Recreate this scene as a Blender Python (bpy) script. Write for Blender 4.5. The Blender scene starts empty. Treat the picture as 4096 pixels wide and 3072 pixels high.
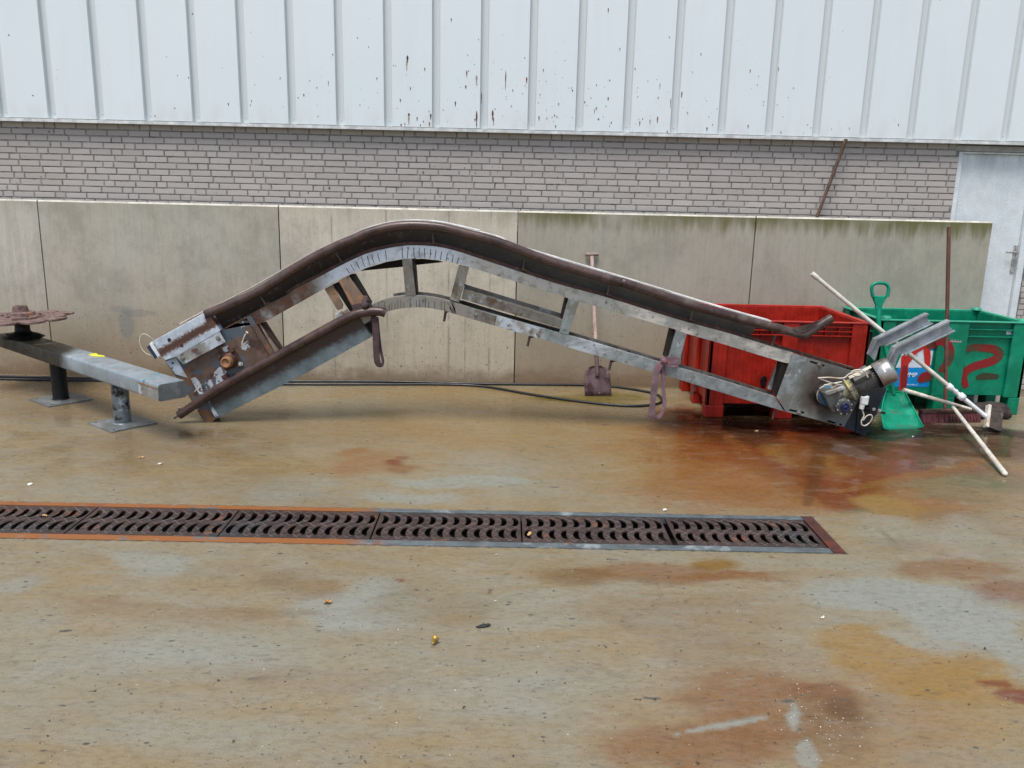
import bpy, bmesh, math, random
from mathutils import Vector, Matrix
from mathutils.geometry import tessellate_polygon
random.seed(7)
SC = bpy.context.scene
COL = SC.collection

# ------------------------------------------------------------------ camera
FPX, PITCH, ROLL, YAW = 3324.388, 0.226891, 0.0230525, 0.01143694
CAM = Vector((4.877142, -8.869952, 2.041856))
_cy, _sy = math.cos(YAW), math.sin(YAW)
FW = Vector((_sy*math.cos(PITCH), _cy*math.cos(PITCH), -math.sin(PITCH)))
_rt = Vector((_cy, -_sy, 0)); _up = _rt.cross(FW)
RR = math.cos(ROLL)*_rt + math.sin(ROLL)*_up
UU = -math.sin(ROLL)*_rt + math.cos(ROLL)*_up
cd = bpy.data.cameras.new("camera"); cam = bpy.data.objects.new("camera", cd); COL.objects.link(cam)
M = Matrix((( RR.x, UU.x, -FW.x, CAM.x), (RR.y, UU.y, -FW.y, CAM.y), (RR.z, UU.z, -FW.z, CAM.z), (0, 0, 0, 1)))
cam.matrix_world = M
cd.sensor_fit = 'HORIZONTAL'; cd.sensor_width = 36.0; cd.lens = FPX/4096*36.0
cd.clip_start = 0.05; cd.clip_end = 500
SC.camera = cam

# ------------------------------------------------------------------ light
SUN_EL, SUN_AZ = math.radians(68), math.radians(205)      # azimuth clockwise from +Y
w = bpy.data.worlds.new("World"); SC.world = w; w.use_nodes = True
nt = w.node_tree; bg = nt.nodes["Background"]
sky = nt.nodes.new("ShaderNodeTexSky"); sky.sky_type = 'NISHITA'; sky.sun_disc = False
sky.sun_elevation = SUN_EL; sky.sun_rotation = SUN_AZ
sky.air_density = 1.0; sky.dust_density = 2.5; sky.ozone_density = 1.0
nt.links.new(sky.outputs[0], bg.inputs[0]); bg.inputs[1].default_value = 0.115
sl = bpy.data.lights.new("sun", 'SUN'); sl.energy = 2.0; sl.angle = math.radians(25); sl.color = (1.0, 0.98, 0.95)
so = bpy.data.objects.new("sun", sl); COL.objects.link(so)
sd = Vector((math.sin(SUN_AZ)*math.cos(SUN_EL), math.cos(SUN_AZ)*math.cos(SUN_EL), math.sin(SUN_EL)))
so.rotation_euler = (-sd).to_track_quat('-Z', 'Y').to_euler(); so.location = (0, -20, 30)
SC.view_settings.view_transform = 'Standard'; SC.view_settings.look = 'None'
SC.view_settings.gamma = 1.0; SC.view_settings.exposure = 0.64

# ------------------------------------------------------------------ photo measuring helpers (pixel of the 4096x3072 photo -> point at its real depth)
def ray(p): return FW + RR*((p[0]-2048)/FPX) - UU*((p[1]-1536)/FPX)
def W(p, Y):
    v = ray(p); return CAM + v*((Y-CAM.y)/v.y)
def G(p, Z=0.0):
    v = ray(p); return CAM + v*((Z-CAM.z)/v.z)
def zf(ox, oy, s): return lambda *q: [(ox+q[i]*s, oy+q[i+1]*s) for i in range(0, len(q), 2)]
z1 = zf(0, 1150, .45208); z2 = zf(500, 1150, .3617); z3 = zf(1100, 850, .40687); z4 = zf(1800, 950, .42194)
z5 = zf(2500, 1050, .45208); z6 = zf(3150, 1100, .51246); z7 = zf(3100, 1350, .27125); zr = zf(2680, 1350, .23508)
zp = zf(2650, 1200, .38427); zs = zf(1350, 1080, .25326); zb = zf(3550, 1380, .12054); zw = zf(3750, 1500, .1567)
zg = zf(3750, 1200, .18087); zh = zf(0, 1180, .13562); zv = zf(0, 0, 1.8517)

# ------------------------------------------------------------------ mesh helpers
class MB:
    def __init__(s): s.v = []; s.f = []; s.m = []; s.sm = []
    def add(s, vs, fs, mi=0, smooth=False):
        o = len(s.v); s.v += [tuple(a) for a in vs]
        for f in fs: s.f.append([i+o for i in f]); s.m.append(mi); s.sm.append(smooth)
    def box(s, a, b, mi=0, rot=None, piv=None):
        x0, y0, z0 = a; x1, y1, z1_ = b
        vs = [Vector(q) for q in ((x0,y0,z0),(x1,y0,z0),(x1,y1,z0),(x0,y1,z0),(x0,y0,z1_),(x1,y0,z1_),(x1,y1,z1_),(x0,y1,z1_))]
        if rot is not None:
            pv = Vector(piv) if piv else sum(vs, Vector())/8
            vs = [rot @ (q-pv) + pv for q in vs]
        s.add(vs, [(0,3,2,1),(4,5,6,7),(0,1,5,4),(1,2,6,5),(2,3,7,6),(3,0,4,7)], mi)
    def prism(s, pts, off, mi=0, holes=()):
        """planar outline (any shape) pushed along off"""
        off = Vector(off); loops = [[Vector(p) for p in pts]] + [[Vector(p) for p in h] for h in holes]
        flat = [p for l in loops for p in l]; n = len(flat)
        n0 = off.normalized(); a = n0.orthogonal().normalized(); b = n0.cross(a)
        l2 = [[Vector((p.dot(a), p.dot(b), 0)) for p in l] for l in loops]
        tris = tessellate_polygon(l2)
        fs = [tuple(t) for t in tris] + [tuple(i+n for i in reversed(t)) for t in tris]
        k = 0
        for l in loops:
            L = len(l)
            for i in range(L):
                j = (i+1) % L; fs.append((k+i, k+j, k+j+n, k+i+n))
            k += L
        s.add(flat+[p+off for p in flat], fs, mi)
    def strip(s, top, bot, off, mi=0, n=60, smooth=True):
        """long plate between two traced edges, pushed along off"""
        t = resample(top, n); b = resample(bot, n); off = Vector(off); vs = []
        for i in range(n): vs += [t[i], b[i], b[i]+off, t[i]+off]
        fs = []
        for i in range(n-1):
            a = 4*i; c = a+4
            for k in range(4):
                q = (k+1) % 4; fs.append((a+k, a+q, c+q, c+k))
        e = 4*(n-1); fs += [(0,3,2,1), (e, e+1, e+2, e+3)]
        s.add(vs, fs, mi)
    def tube(s, path, r, n=12, mi=0, caps=True, r2=None, closed=False):
        P = [Vector(p) for p in path]; m = len(P); vs = []; fs = []
        T = []
        for i in range(m):
            if closed: d = P[(i+1) % m]-P[i-1]
            else: d = P[min(i+1, m-1)]-P[max(i-1, 0)]
            T.append(d.normalized())
        u = T[0].orthogonal().normalized()
        for i in range(m):
            u = (u - T[i]*u.dot(T[i])).normalized(); v = T[i].cross(u)
            rad = r if r2 is None else r+(r2-r)*i/(m-1)
            for k in range(n):
                a = 2*math.pi*k/n; vs.append(P[i]+u*(rad*math.cos(a))+v*(rad*math.sin(a)))
        for i in range(m if closed else m-1):
            i2 = (i+1) % m
            for k in range(n):
                q = (k+1) % n; fs.append((i*n+k, i*n+q, i2*n+q, i2*n+k))
        s.add(vs, fs, mi, True)
        if caps and not closed:
            s.add([vs[k] for k in range(n)], [tuple(reversed(range(n)))], mi)
            s.add([vs[(m-1)*n+k] for k in range(n)], [tuple(range(n))], mi)
    def lathe(s, prof, o, ax, n=28, mi=0, smooth=True, ref=None):
        """profile of (distance along the axis, radius)"""
        o = Vector(o); ax = Vector(ax).normalized(); u = (ref or ax.orthogonal()).normalized(); v = ax.cross(u); vs = []; fs = []
        for t, r in prof:
            for k in range(n):
                a = 2*math.pi*k/n; vs.append(o+ax*t+u*(r*math.cos(a))+v*(r*math.sin(a)))
        m = len(prof)
        for i in range(m-1):
            for k in range(n):
                q = (k+1) % n; fs.append((i*n+k, i*n+q, (i+1)*n+q, (i+1)*n+k))
        s.add(vs, fs, mi, smooth)
        s.add([vs[k] for k in range(n)], [tuple(reversed(range(n)))], mi)
        s.add([vs[(m-1)*n+k] for k in range(n)], [tuple(range(n))], mi)
    def ribbon(s, path, wdir, wid, th, mi=0):
        """flat strap: wdir one vector or one per point"""
        P = [Vector(p) for p in path]; m = len(P); vs = []; fs = []
        for i in range(m):
            d = (P[min(i+1, m-1)]-P[max(i-1, 0)]).normalized()
            wd = Vector(wdir[i] if isinstance(wdir, list) else wdir); wd = (wd-d*wd.dot(d)).normalized()
            nn = d.cross(wd); ww = wid[i] if isinstance(wid, (list, tuple)) else wid
            vs += [P[i]-wd*ww/2-nn*th/2, P[i]+wd*ww/2-nn*th/2, P[i]+wd*ww/2+nn*th/2, P[i]-wd*ww/2+nn*th/2]
        for i in range(m-1):
            a = 4*i; c = a+4
            for k in range(4):
                q = (k+1) % 4; fs.append((a+k, a+q, c+q, c+k))
        e = 4*(m-1); fs += [(0,3,2,1), (e, e+1, e+2, e+3)]
        s.add(vs, fs, mi)
    def build(s, name, mats, parent=None, bevel=0.0, smooth=False, seg=2):
        me = bpy.data.meshes.new(name); base = wloc(parent)
        me.from_pydata([(a[0]-base.x, a[1]-base.y, a[2]-base.z) for a in s.v], [], s.f)
        if not isinstance(mats, (list, tuple)): mats = [mats]
        for m in mats: me.materials.append(m)
        for p, mi, sm in zip(me.polygons, s.m, s.sm): p.material_index = mi; p.use_smooth = sm or smooth
        bm = bmesh.new(); bm.from_mesh(me); bmesh.ops.recalc_face_normals(bm, faces=bm.faces); bm.to_mesh(me); bm.free()
        o = bpy.data.objects.new(name, me); COL.objects.link(o)
        if parent is not None: o.parent = parent
        if bevel:
            b = o.modifiers.new("bevel", 'BEVEL'); b.width = bevel; b.segments = seg; b.limit_method = 'ANGLE'; b.angle_limit = math.radians(40)
        return o
def wloc(o):
    v = Vector((0, 0, 0))
    while o is not None: v += o.location; o = o.parent
    return v
def smoothpath(P, k=6):
    P = [Vector(p) for p in P]
    if len(P) < 3: return P
    Q = [2*P[0]-P[1]]+P+[2*P[-1]-P[-2]]; out = []
    for i in range(1, len(Q)-2):
        a, b, c, d = Q[i-1:i+3]
        for j in range(k):
            t = j/k; out.append(.5*((2*b)+(c-a)*t+(2*a-5*b+4*c-d)*t*t+(3*b-a-3*c+d)*t**3))
    out.append(P[-1]); return out
def resample(P, n):
    P = [Vector(p) for p in P]; d = [0]
    for a, b in zip(P, P[1:]): d.append(d[-1]+(b-a).length)
    out = []; j = 0
    for i in range(n):
        t = d[-1]*i/(n-1)
        while j < len(P)-2 and d[j+1] < t: j += 1
        f = (t-d[j])/max(1e-9, d[j+1]-d[j]); out.append(P[j].lerp(P[j+1], min(1, max(0, f))))
    return out
def thing(name, label, cat, loc=(0, 0, 0), group=None):
    o = bpy.data.objects.new(name, None); COL.objects.link(o); o.location = loc; o.empty_display_size = .1
    o["label"] = label; o["category"] = cat
    if group: o["group"] = group
    return o
def tag(o, label=None, cat=None, group=None, kind=None):
    if label: o["label"] = label
    if cat: o["category"] = cat
    if group: o["group"] = group
    if kind: o["kind"] = kind
    return o
def PL(pts, Y): return [W(p, Y) for p in pts]
def capsule(a, b, r, n=6):
    """outline (pixels) of a slot from a to b"""
    ang = math.atan2(b[1]-a[1], b[0]-a[0]); out = []
    for k in range(n+1):
        t = ang+math.pi/2+math.pi*k/n; out.append((a[0]+r*math.cos(t), a[1]+r*math.sin(t)))
    for k in range(n+1):
        t = ang-math.pi/2+math.pi*k/n; out.append((b[0]+r*math.cos(t), b[1]+r*math.sin(t)))
    return out
def circ(c, r, n=12): return [(c[0]+r*math.cos(2*math.pi*k/n), c[1]+r*math.sin(2*math.pi*k/n)) for k in range(n)]
def bolt(mb, p, r=.012, h=.012, mi=0, ax=(0, -1, 0), n=6):
    mb.lathe([(0, r*1.6), (.003, r*1.6), (.003, r), (h, r), (h+.001, r*.8)], p, ax, n, mi, False)
def text_mesh(name, txt, size, mat, parent, loc, shear=0.0, th=.0006, bold=0.0):
    c = bpy.data.curves.new(name, 'FONT'); c.body = txt; c.size = size; c.align_x = 'CENTER'; c.align_y = 'CENTER'
    c.extrude = th; c.shear = shear; c.offset = bold
    t = bpy.data.objects.new(name, c); COL.objects.link(t); bpy.context.view_layer.update()
    me = bpy.data.meshes.new_from_object(t.evaluated_get(bpy.context.evaluated_depsgraph_get()))
    bpy.data.objects.remove(t); me.materials.clear(); me.materials.append(mat)
    base = wloc(parent)
    me.transform(Matrix.Translation(Vector(loc)-base) @ Matrix.Rotation(math.pi/2, 4, 'X'))
    o = bpy.data.objects.new(name, me); COL.objects.link(o); o.parent = parent; return o

# ------------------------------------------------------------------ materials
class NB:
    def __init__(s, name):
        s.m = bpy.data.materials.new(name); s.m.use_nodes = True; s.t = s.m.node_tree; s.N = s.t.nodes; s.L = s.t.links
        s.b = s.N["Principled BSDF"]; s._pos = None
    def new(s, t): return s.N.new(t)
    def put(s, sock, v):
        if isinstance(v, bpy.types.NodeSocket): s.L.new(v, sock)
        else:
            try: sock.default_value = v
            except Exception: sock.default_value = (*v, 1) if len(v) == 3 else v
    def pos(s):
        if s._pos is None: s._pos = s.new("ShaderNodeNewGeometry").outputs["Position"]
        return s._pos
    def sep(s, v):
        n = s.new("ShaderNodeSeparateXYZ"); s.L.new(v, n.inputs[0]); return n.outputs
    def vm(s, op, a, b=None):
        n = s.new("ShaderNodeVectorMath"); n.operation = op; s.put(n.inputs[0], a)
        if b is not None: s.put(n.inputs[1], b)
        return n.outputs["Value"] if op in ('LENGTH', 'DISTANCE', 'DOT_PRODUCT') else n.outputs["Vector"]
    def ma(s, op, a, b=0.0, clamp=False):
        n = s.new("ShaderNodeMath"); n.operation = op; n.use_clamp = clamp; s.put(n.inputs[0], a); s.put(n.inputs[1], b); return n.outputs[0]
    def mr(s, v, a, b, c=0.0, d=1.0, smooth=True):
        n = s.new("ShaderNodeMapRange"); n.interpolation_type = 'SMOOTHSTEP' if smooth else 'LINEAR'; n.clamp = True
        s.put(n.inputs[0], v)
        for i, q in enumerate((a, b, c, d)): n.inputs[i+1].default_value = q
        return n.outputs[0]
    def noise(s, scale, stretch=(1, 1, 1), detail=6, rough=.55, off=(0, 0, 0), vec=None, col=False):
        v = s.vm('MULTIPLY', vec if vec is not None else s.pos(), stretch)
        if any(off): v = s.vm('ADD', v, off)
        n = s.new("ShaderNodeTexNoise"); n.inputs["Scale"].default_value = scale; n.inputs["Detail"].default_value = detail
        n.inputs["Roughness"].default_value = rough; s.L.new(v, n.inputs["Vector"])
        return n.outputs["Color"] if col else n.outputs["Fac"]
    def voro(s, scale, stretch=(1, 1, 1), off=(0, 0, 0), vec=None, feature='F1'):
        v = s.vm('ADD', s.vm('MULTIPLY', vec if vec is not None else s.pos(), stretch), off)
        n = s.new("ShaderNodeTexVoronoi"); n.feature = feature; n.inputs["Scale"].default_value = scale; s.L.new(v, n.inputs["Vector"])
        return n
    def mix(s, f, a, b, blend='MIX'):
        n = s.new("ShaderNodeMix"); n.data_type = 'RGBA'; n.blend_type = blend; s.put(n.inputs[0], f); s.put(n.inputs[6], a); s.put(n.inputs[7], b)
        return n.outputs[2]
    def bump(s, h, strength=.3, dist=.01):
        n = s.new("ShaderNodeBump"); n.inputs["Strength"].default_value = strength; n.inputs["Distance"].default_value = dist
        s.L.new(h, n.inputs["Height"]); s.L.new(n.outputs[0], s.b.inputs["Normal"])
    def done(s, col, rough=.6, metal=0.0, spec=.5):
        s.put(s.b.inputs["Base Color"], col); s.put(s.b.inputs["Roughness"], rough); s.put(s.b.inputs["Metallic"], metal)
        s.put(s.b.inputs["Specular IOR Level"], spec); return s.m
def c3(c): return (c[0], c[1], c[2], 1)
def weathered(name, base, layers=(), rough=.55, metal=0.0, bump=.25, bscale=60, var=.22, spec=.28, bd=.004, vl=0):
    """base colour, mottled, with noise-edged patches; a layer may be limited to a stretch of world X or Z"""
    b = NB(name)
    n = b.noise(9, detail=8); n2 = b.noise(45, detail=5)
    col = b.mix(b.mr(n, .3, .7), c3([q*(1-var) for q in base]), c3([min(1, q*(1+var)) for q in base]))
    col = b.mix(b.mr(n2, .35, .75, 0, .35), col, c3([q*.6 for q in base]))
    rg = b.mr(n, .3, .7, rough-.1, rough+.12)
    for i, l in enumerate(layers):
        f = b.mr(b.noise(l.get('sc', 6), l.get('st', (1, 1, 1)), 8, .62, (i*7.3+3, i*3.1, i*5.7)), l.get('lo', .5), l.get('hi', .6))
        if 'x' in l: f = b.ma('MULTIPLY', f, b.mr(b.ma('ADD', b.sep(b.pos())[0], b.ma('MULTIPLY', b.noise(5, off=(i, 4, 2)), .25)), l['x'][0]+.12, l['x'][1]+.12))
        if 'z' in l: f = b.ma('MULTIPLY', f, b.mr(b.sep(b.pos())[2], l['z'][0], l['z'][1]))
        if 'line' in l:                                               # part of the plate beside a line drawn on it
            p, q, h0, h1 = l['line']; d = (q-p); d.y = 0; d.normalize(); nrm = Vector((-d.z, 0, d.x))
            dist = b.ma('SUBTRACT', b.vm('DOT_PRODUCT', b.pos(), tuple(nrm)), nrm.dot(p))
            if l.get('abs'): dist = b.ma('ABSOLUTE', dist)
            dist = b.ma('ADD', dist, b.ma('MULTIPLY', b.ma('SUBTRACT', b.noise(l.get('ns', 14), detail=8, rough=.65, off=(i*2, 5, i)), .5), l.get('na', .08)))
            f = b.ma('MULTIPLY', f, b.mr(dist, h0, h1))
        if 'ball' in l:
            p, r0, r1 = l['ball']; dist = b.ma('ADD', b.vm('DISTANCE', b.pos(), tuple(p)), b.ma('MULTIPLY', b.ma('SUBTRACT', b.noise(7, detail=7, off=(i, 9, i)), .5), .22))
            f = b.ma('MULTIPLY', f, b.mr(dist, r1, r0))
        f = b.ma('MULTIPLY', f, l.get('a', 1.0))
        col = b.mix(f, col, c3(l['c']))
        if 'r' in l: rg = b.ma('ADD', b.ma('MULTIPLY', rg, b.ma('SUBTRACT', 1.0, f)), b.ma('MULTIPLY', f, l['r']))
    h = b.noise(bscale, detail=6)
    if vl:
        wv = b.mr(b.ma('ABSOLUTE', b.ma('SINE', b.ma('MULTIPLY', b.sep(b.pos())[0], math.pi/vl))), .0, .35)
        col = b.mix(b.ma('MULTIPLY', b.ma('SUBTRACT', 1.0, wv), .35), col, c3([q*.35 for q in base])); h = b.ma('ADD', b.ma('MULTIPLY', h, .2), wv)
    if bump: b.bump(h, bump, bd)
    return b.done(col, rg, metal, spec)

RUST = (.13, .06, .035); DRUST = (.055, .03, .024)
M_pipe = weathered("rusted_pipe", (.080, .047, .038), [dict(c=(.15, .125, .11), sc=6, lo=.46, hi=.62, x=(5.2, 6.0), a=.55), dict(c=(.045, .026, .022), sc=5, lo=.48, hi=.62), dict(c=(.15, .085, .06), sc=14, lo=.6, hi=.75, a=.7)], .34, .15, .2, 90, spec=.5)
M_trough = weathered("oily_steel", (.052, .050, .044), [dict(c=(.022, .016, .013), sc=3, lo=.0, hi=.1, x=(5.4, 3.6)), dict(c=(.05, .045, .04), sc=20, lo=.55, hi=.7), dict(c=(.11, .10, .085), sc=40, lo=.64, hi=.74, a=.6)], .65, .1, .2, 80, spec=.12)
M_beam = weathered("upper_beam_steel", (.29, .31, .295), [dict(c=(.45, .50, .55), sc=3, lo=.25, hi=.45, x=(3.2, 3.45)), dict(c=(.34, .34, .31), sc=3, lo=.2, hi=.45, x=(4.35, 4.7)),
     dict(c=(.60, .57, .50), sc=7, lo=.42, hi=.58, st=(.5, 1, 1), x=(5.6, 6.1)), dict(c=(.10, .05, .033), sc=4, lo=.3, hi=.5, x=(3.42, 3.15)), dict(c=(.17, .08, .045), sc=7, lo=.5, hi=.62, x=(3.3, 3.0)),
     dict(c=(.10, .085, .068), sc=10, lo=.50, hi=.70, a=.55), dict(c=(.05, .042, .035), sc=26, lo=.58, hi=.68, a=.6), dict(c=(.10, .055, .035), sc=30, lo=.68, hi=.74)], .5, .25, .3, 70)
M_beam2 = weathered("lower_beam_steel", (.285, .315, .31), [dict(c=(.27, .25, .21), sc=3, lo=.25, hi=.5, x=(5.0, 4.5)), dict(c=(.48, .53, .56), sc=5, lo=.52, hi=.66, st=(.4, 1, 1.6)), dict(c=(.10, .085, .068), sc=10, lo=.50, hi=.70, a=.55), dict(c=(.05, .042, .035), sc=26, lo=.58, hi=.68, a=.6)], .45, .3, .25, 70)
M_post = weathered("post_steel", (.19, .178, .15), [dict(c=(.10, .085, .068), sc=10, lo=.50, hi=.70, a=.55), dict(c=(.05, .042, .035), sc=26, lo=.58, hi=.68, a=.6), dict(c=(.10, .065, .045), sc=6, lo=.52, hi=.66), dict(c=(.33, .35, .35), sc=8, lo=.56, hi=.7)], .5, .25)
M_postr = weathered("post_galvanised", (.28, .31, .305), [dict(c=(.10, .085, .068), sc=10, lo=.50, hi=.70, a=.55), dict(c=(.05, .042, .035), sc=26, lo=.58, hi=.68, a=.6), dict(c=(.2, .2, .17), sc=6, lo=.5, hi=.64), dict(c=(.45, .5, .54), sc=9, lo=.58, hi=.7)], .42, .35)
M_copper = weathered("rust_bare_plate", (.24, .17, .12), [dict(c=(.35, .19, .10), sc=7, lo=.5, hi=.6), dict(c=(.30, .30, .29), sc=5, lo=.55, hi=.68), dict(c=(.09, .05, .035), sc=12, lo=.6, hi=.7)], .5, .2)
M_dark = weathered("dark_steel", (.026, .022, .019), [dict(c=(.055, .042, .034), sc=8, lo=.5, hi=.65)], .65, .1, spec=.12)
M_dplate = weathered("drive_plate_galvanised", (.25, .27, .25), [dict(c=(.20, .205, .18), sc=4, lo=.4, hi=.65), dict(c=(.30, .36, .41), sc=5, lo=.52, hi=.72, x=(7.4, 7.15), a=.8), dict(c=(.075, .055, .045), sc=5, lo=.1, hi=.45, ball=(W(z7(745, 800)[0], -1.78), .12, .32), a=.95), dict(c=(.03, .025, .022), sc=5, lo=.1, hi=.3, ball=(W(z7(730, 830)[0], -1.78), .08, .15)), dict(c=(.09, .07, .055), sc=22, lo=.66, hi=.74)], .45, .25)
M_navy = weathered("blue_black_plate", (.045, .055, .065), [dict(c=(.10, .11, .12), sc=8, lo=.55, hi=.7), dict(c=(.03, .03, .03), sc=5, lo=.5, hi=.65)], .38, .3)
M_side = weathered("rusted_side_plate", (.15, .10, .075), [dict(c=(.22, .11, .055), sc=5, lo=.5, hi=.62), dict(c=(.10, .125, .15), sc=4, lo=.47, hi=.56, r=.3), dict(c=(.075, .045, .036), sc=6, lo=.55, hi=.65), dict(c=(.52, .55, .57), sc=7, lo=.62, hi=.66)], .42, .25)
_ca, _cb = W(z2(425, 705)[0], -1.815), W(z2(880, 445)[0], -1.815)
M_cover = weathered("peeling_white_cover", (.47, .52, .57), [dict(c=(.3, .33, .35), sc=5, lo=.52, hi=.7, a=.6), dict(c=(.13, .065, .045), sc=60, lo=.2, hi=.3, line=(_ca, _cb, .052, .022), abs=1, na=.10, ns=60), dict(c=(.085, .045, .034), sc=9, lo=.38, hi=.46, line=(_ca, _cb, .034, .006), abs=1, na=.09, ns=30), dict(c=(.12, .06, .042), sc=50, lo=.3, hi=.4, ball=(W(z2(960, 380)[0], -1.815), .02, .06)), dict(c=(.02, .018, .016), sc=9, lo=.1, hi=.2, ball=(W(z2(485, 570)[0], -1.815), .0, .05), a=.8)], .45, .1)
M_cover2 = weathered("dirty_strip_plate", (.30, .29, .26), [dict(c=(.48, .53, .57), sc=6, lo=.5, hi=.6), dict(c=(.12, .07, .05), sc=7, lo=.55, hi=.66)], .45, .2)
M_lotr = weathered("lower_trough_steel", (.14, .18, .19), [dict(c=(.24, .29, .31), sc=5, lo=.5, hi=.75, a=.7), dict(c=(.065, .042, .034), sc=5, lo=.2, hi=.45, line=(W(z2(1003, 1452)[0], -1.78), W(z3(945, 1226)[0], -1.78), .06, .125), na=.10), dict(c=(.3, .33, .33), sc=35, lo=.66, hi=.72, a=.6)], .42, .25)
M_wear = weathered("white_wear_strip", (.72, .70, .66), [dict(c=(.35, .24, .17), sc=8, lo=.55, hi=.7, x=(4.8, 4.2)), dict(c=(.36, .25, .18), sc=2, lo=.1, hi=.3, x=(3.8, 3.4), a=.55)], .35, 0, .1)
M_paint = weathered("flaked_white_paint", (.50, .54, .58), [dict(c=(.10, .125, .15), sc=10, lo=.5, hi=.56), dict(c=(.13, .08, .06), sc=16, lo=.58, hi=.62)], .45, .1)
M_hub = weathered("orange_rust", (.33, .17, .085), [dict(c=(.16, .07, .03), sc=25, lo=.5, hi=.65), dict(c=(.45, .30, .19), sc=30, lo=.6, hi=.7)], .8, 0, .5, 120)
M_drust = weathered("dark_rust", (.075, .04, .03), [dict(c=(.13, .07, .05), sc=20, lo=.5, hi=.65)], .7, .1, .4, 100)
M_boltz = weathered("bolt_zinc", (.5, .5, .48), [dict(c=(.2, .15, .12), sc=60, lo=.5, hi=.6)], .4, .5)
M_boltd = weathered("bolt_dull", (.26, .25, .22), [dict(c=(.12, .09, .07), sc=60, lo=.5, hi=.6)], .5, .4)
M_galv = weathered("stand_galvanised", (.31, .355, .375), [dict(c=(.42, .48, .52), sc=3, lo=.4, hi=.8), dict(c=(.24, .265, .265), sc=6, lo=.52, hi=.75, a=.6), dict(c=(.035, .03, .022), sc=3, lo=.0, hi=.05, x=(1.04, .84)), dict(c=(.13, .13, .10), sc=5, lo=.5, hi=.66, x=(.7, .45), a=.8), dict(c=(.14, .13, .12), sc=35, lo=.64, hi=.7, a=.8)], .34, .4, .12, var=.1)
M_leg = weathered("stand_leg_steel", (.17, .195, .205), [dict(c=(.42, .47, .51), sc=12, lo=.52, hi=.60), dict(c=(.03, .033, .036), sc=9, lo=.50, hi=.57), dict(c=(.014, .014, .014), sc=3, lo=0, hi=.05, x=(1.1, .9))], .45, .35)
M_base = weathered("base_plate_steel", (.17, .185, .185), [dict(c=(.25, .275, .28), sc=6, lo=.5, hi=.66)], .4, .3, .15)
M_sprk = weathered("sprocket_rust", (.19, .125, .108), [dict(c=(.09, .05, .042), sc=9, lo=.48, hi=.64), dict(c=(.27, .19, .17), sc=6, lo=.54, hi=.68), dict(c=(.27, .14, .07), sc=5, lo=.6, hi=.68)], .7, .1, .5, 60, bd=.01)
M_grease = weathered("black_grease", (.012, .011, .010), [dict(c=(.04, .03, .026), sc=18, lo=.55, hi=.65)], .5, 0, .6, 50, bd=.01)
def plain(name, c, rough=.5, metal=0, dirt=None, da=.5, sc=7, bump=.1, spec=.5):
    L = [dict(c=dirt, sc=sc, lo=.48, hi=.68, a=da)] if dirt else []
    return weathered(name, c, L, rough, metal, bump, 90, .1, spec)
M_white = plain("white_plastic", (.75, .76, .74), .4); M_navyb = plain("navy_plastic", (.012, .03, .07), .35)
M_cable = plain("cream_cable", (.62, .57, .46), .5, 0, (.30, .18, .09), .8, 9); M_black = plain("black_rubber", (.012, .012, .013), .45)
M_hose = plain("black_hose", (.014, .015, .017), .38)
M_motor = weathered("motor_grey", (.13, .128, .115), [dict(c=(.08, .06, .045), sc=8, lo=.5, hi=.62), dict(c=(.3, .3, .28), sc=12, lo=.6, hi=.7)], .5, .3)
M_alu = weathered("bare_aluminium", (.44, .42, .38), [dict(c=(.24, .22, .19), sc=7, lo=.45, hi=.65), dict(c=(.58, .58, .56), sc=9, lo=.58, hi=.7)], .32, .75, .1)
M_gear = weathered("gearbox_grey", (.11, .115, .11), [dict(c=(.08, .07, .06), sc=9, lo=.48, hi=.62), dict(c=(.28, .30, .29), sc=14, lo=.62, hi=.72)], .5, .3)
M_flg = weathered("yellowed_flange", (.30, .29, .20), [dict(c=(.40, .37, .12), sc=9, lo=.52, hi=.62), dict(c=(.09, .075, .05), sc=10, lo=.52, hi=.62)], .5, .3)
M_blue = plain("blue_paint", (.045, .14, .24), .4, .1, (.02, .03, .04), .8, 12); M_bluecap = plain("blue_cap", (.006, .012, .07), .35)
M_arm = weathered("arm_galvanised", (.33, .36, .38), [dict(c=(.42, .46, .48), sc=6, lo=.5, hi=.68), dict(c=(.22, .24, .25), sc=5, lo=.5, hi=.66)], .42, .4)
M_sling = weathered("brown_webbing", (.085, .055, .055), [dict(c=(.055, .036, .038), sc=12, lo=.5, hi=.65)], .9, 0, .5, 250)
M_sling2 = weathered("mauve_webbing", (.19, .125, .14), [dict(c=(.22, .09, .10), sc=9, lo=.52, hi=.66), dict(c=(.28, .22, .225), sc=11, lo=.55, hi=.7), dict(c=(.15, .10, .11), sc=16, lo=.6, hi=.7)], .9, 0, .5, 200)
M_red = weathered("red_plastic", (.36, .019, .009), [dict(c=(.22, .012, .011), sc=5, lo=.45, hi=.75, st=(1, 1, .3)), dict(c=(.36, .07, .06), sc=6, lo=.58, hi=.75, a=.3), dict(c=(.12, .05, .04), sc=20, lo=.64, hi=.72, a=.6)], .38, 0, .4, bd=.003, vl=.043)
M_redrim = weathered("red_rim_plastic", (.42, .03, .016), [dict(c=(.22, .02, .02), sc=8, lo=.5, hi=.66, a=.7)], .38, 0, .12)
M_hole = plain("hole_black", (.012, .009, .009), .35, 0, (.05, .03, .03), .6, 30, .6)  # near-black that stands for the dark inside holes
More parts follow.
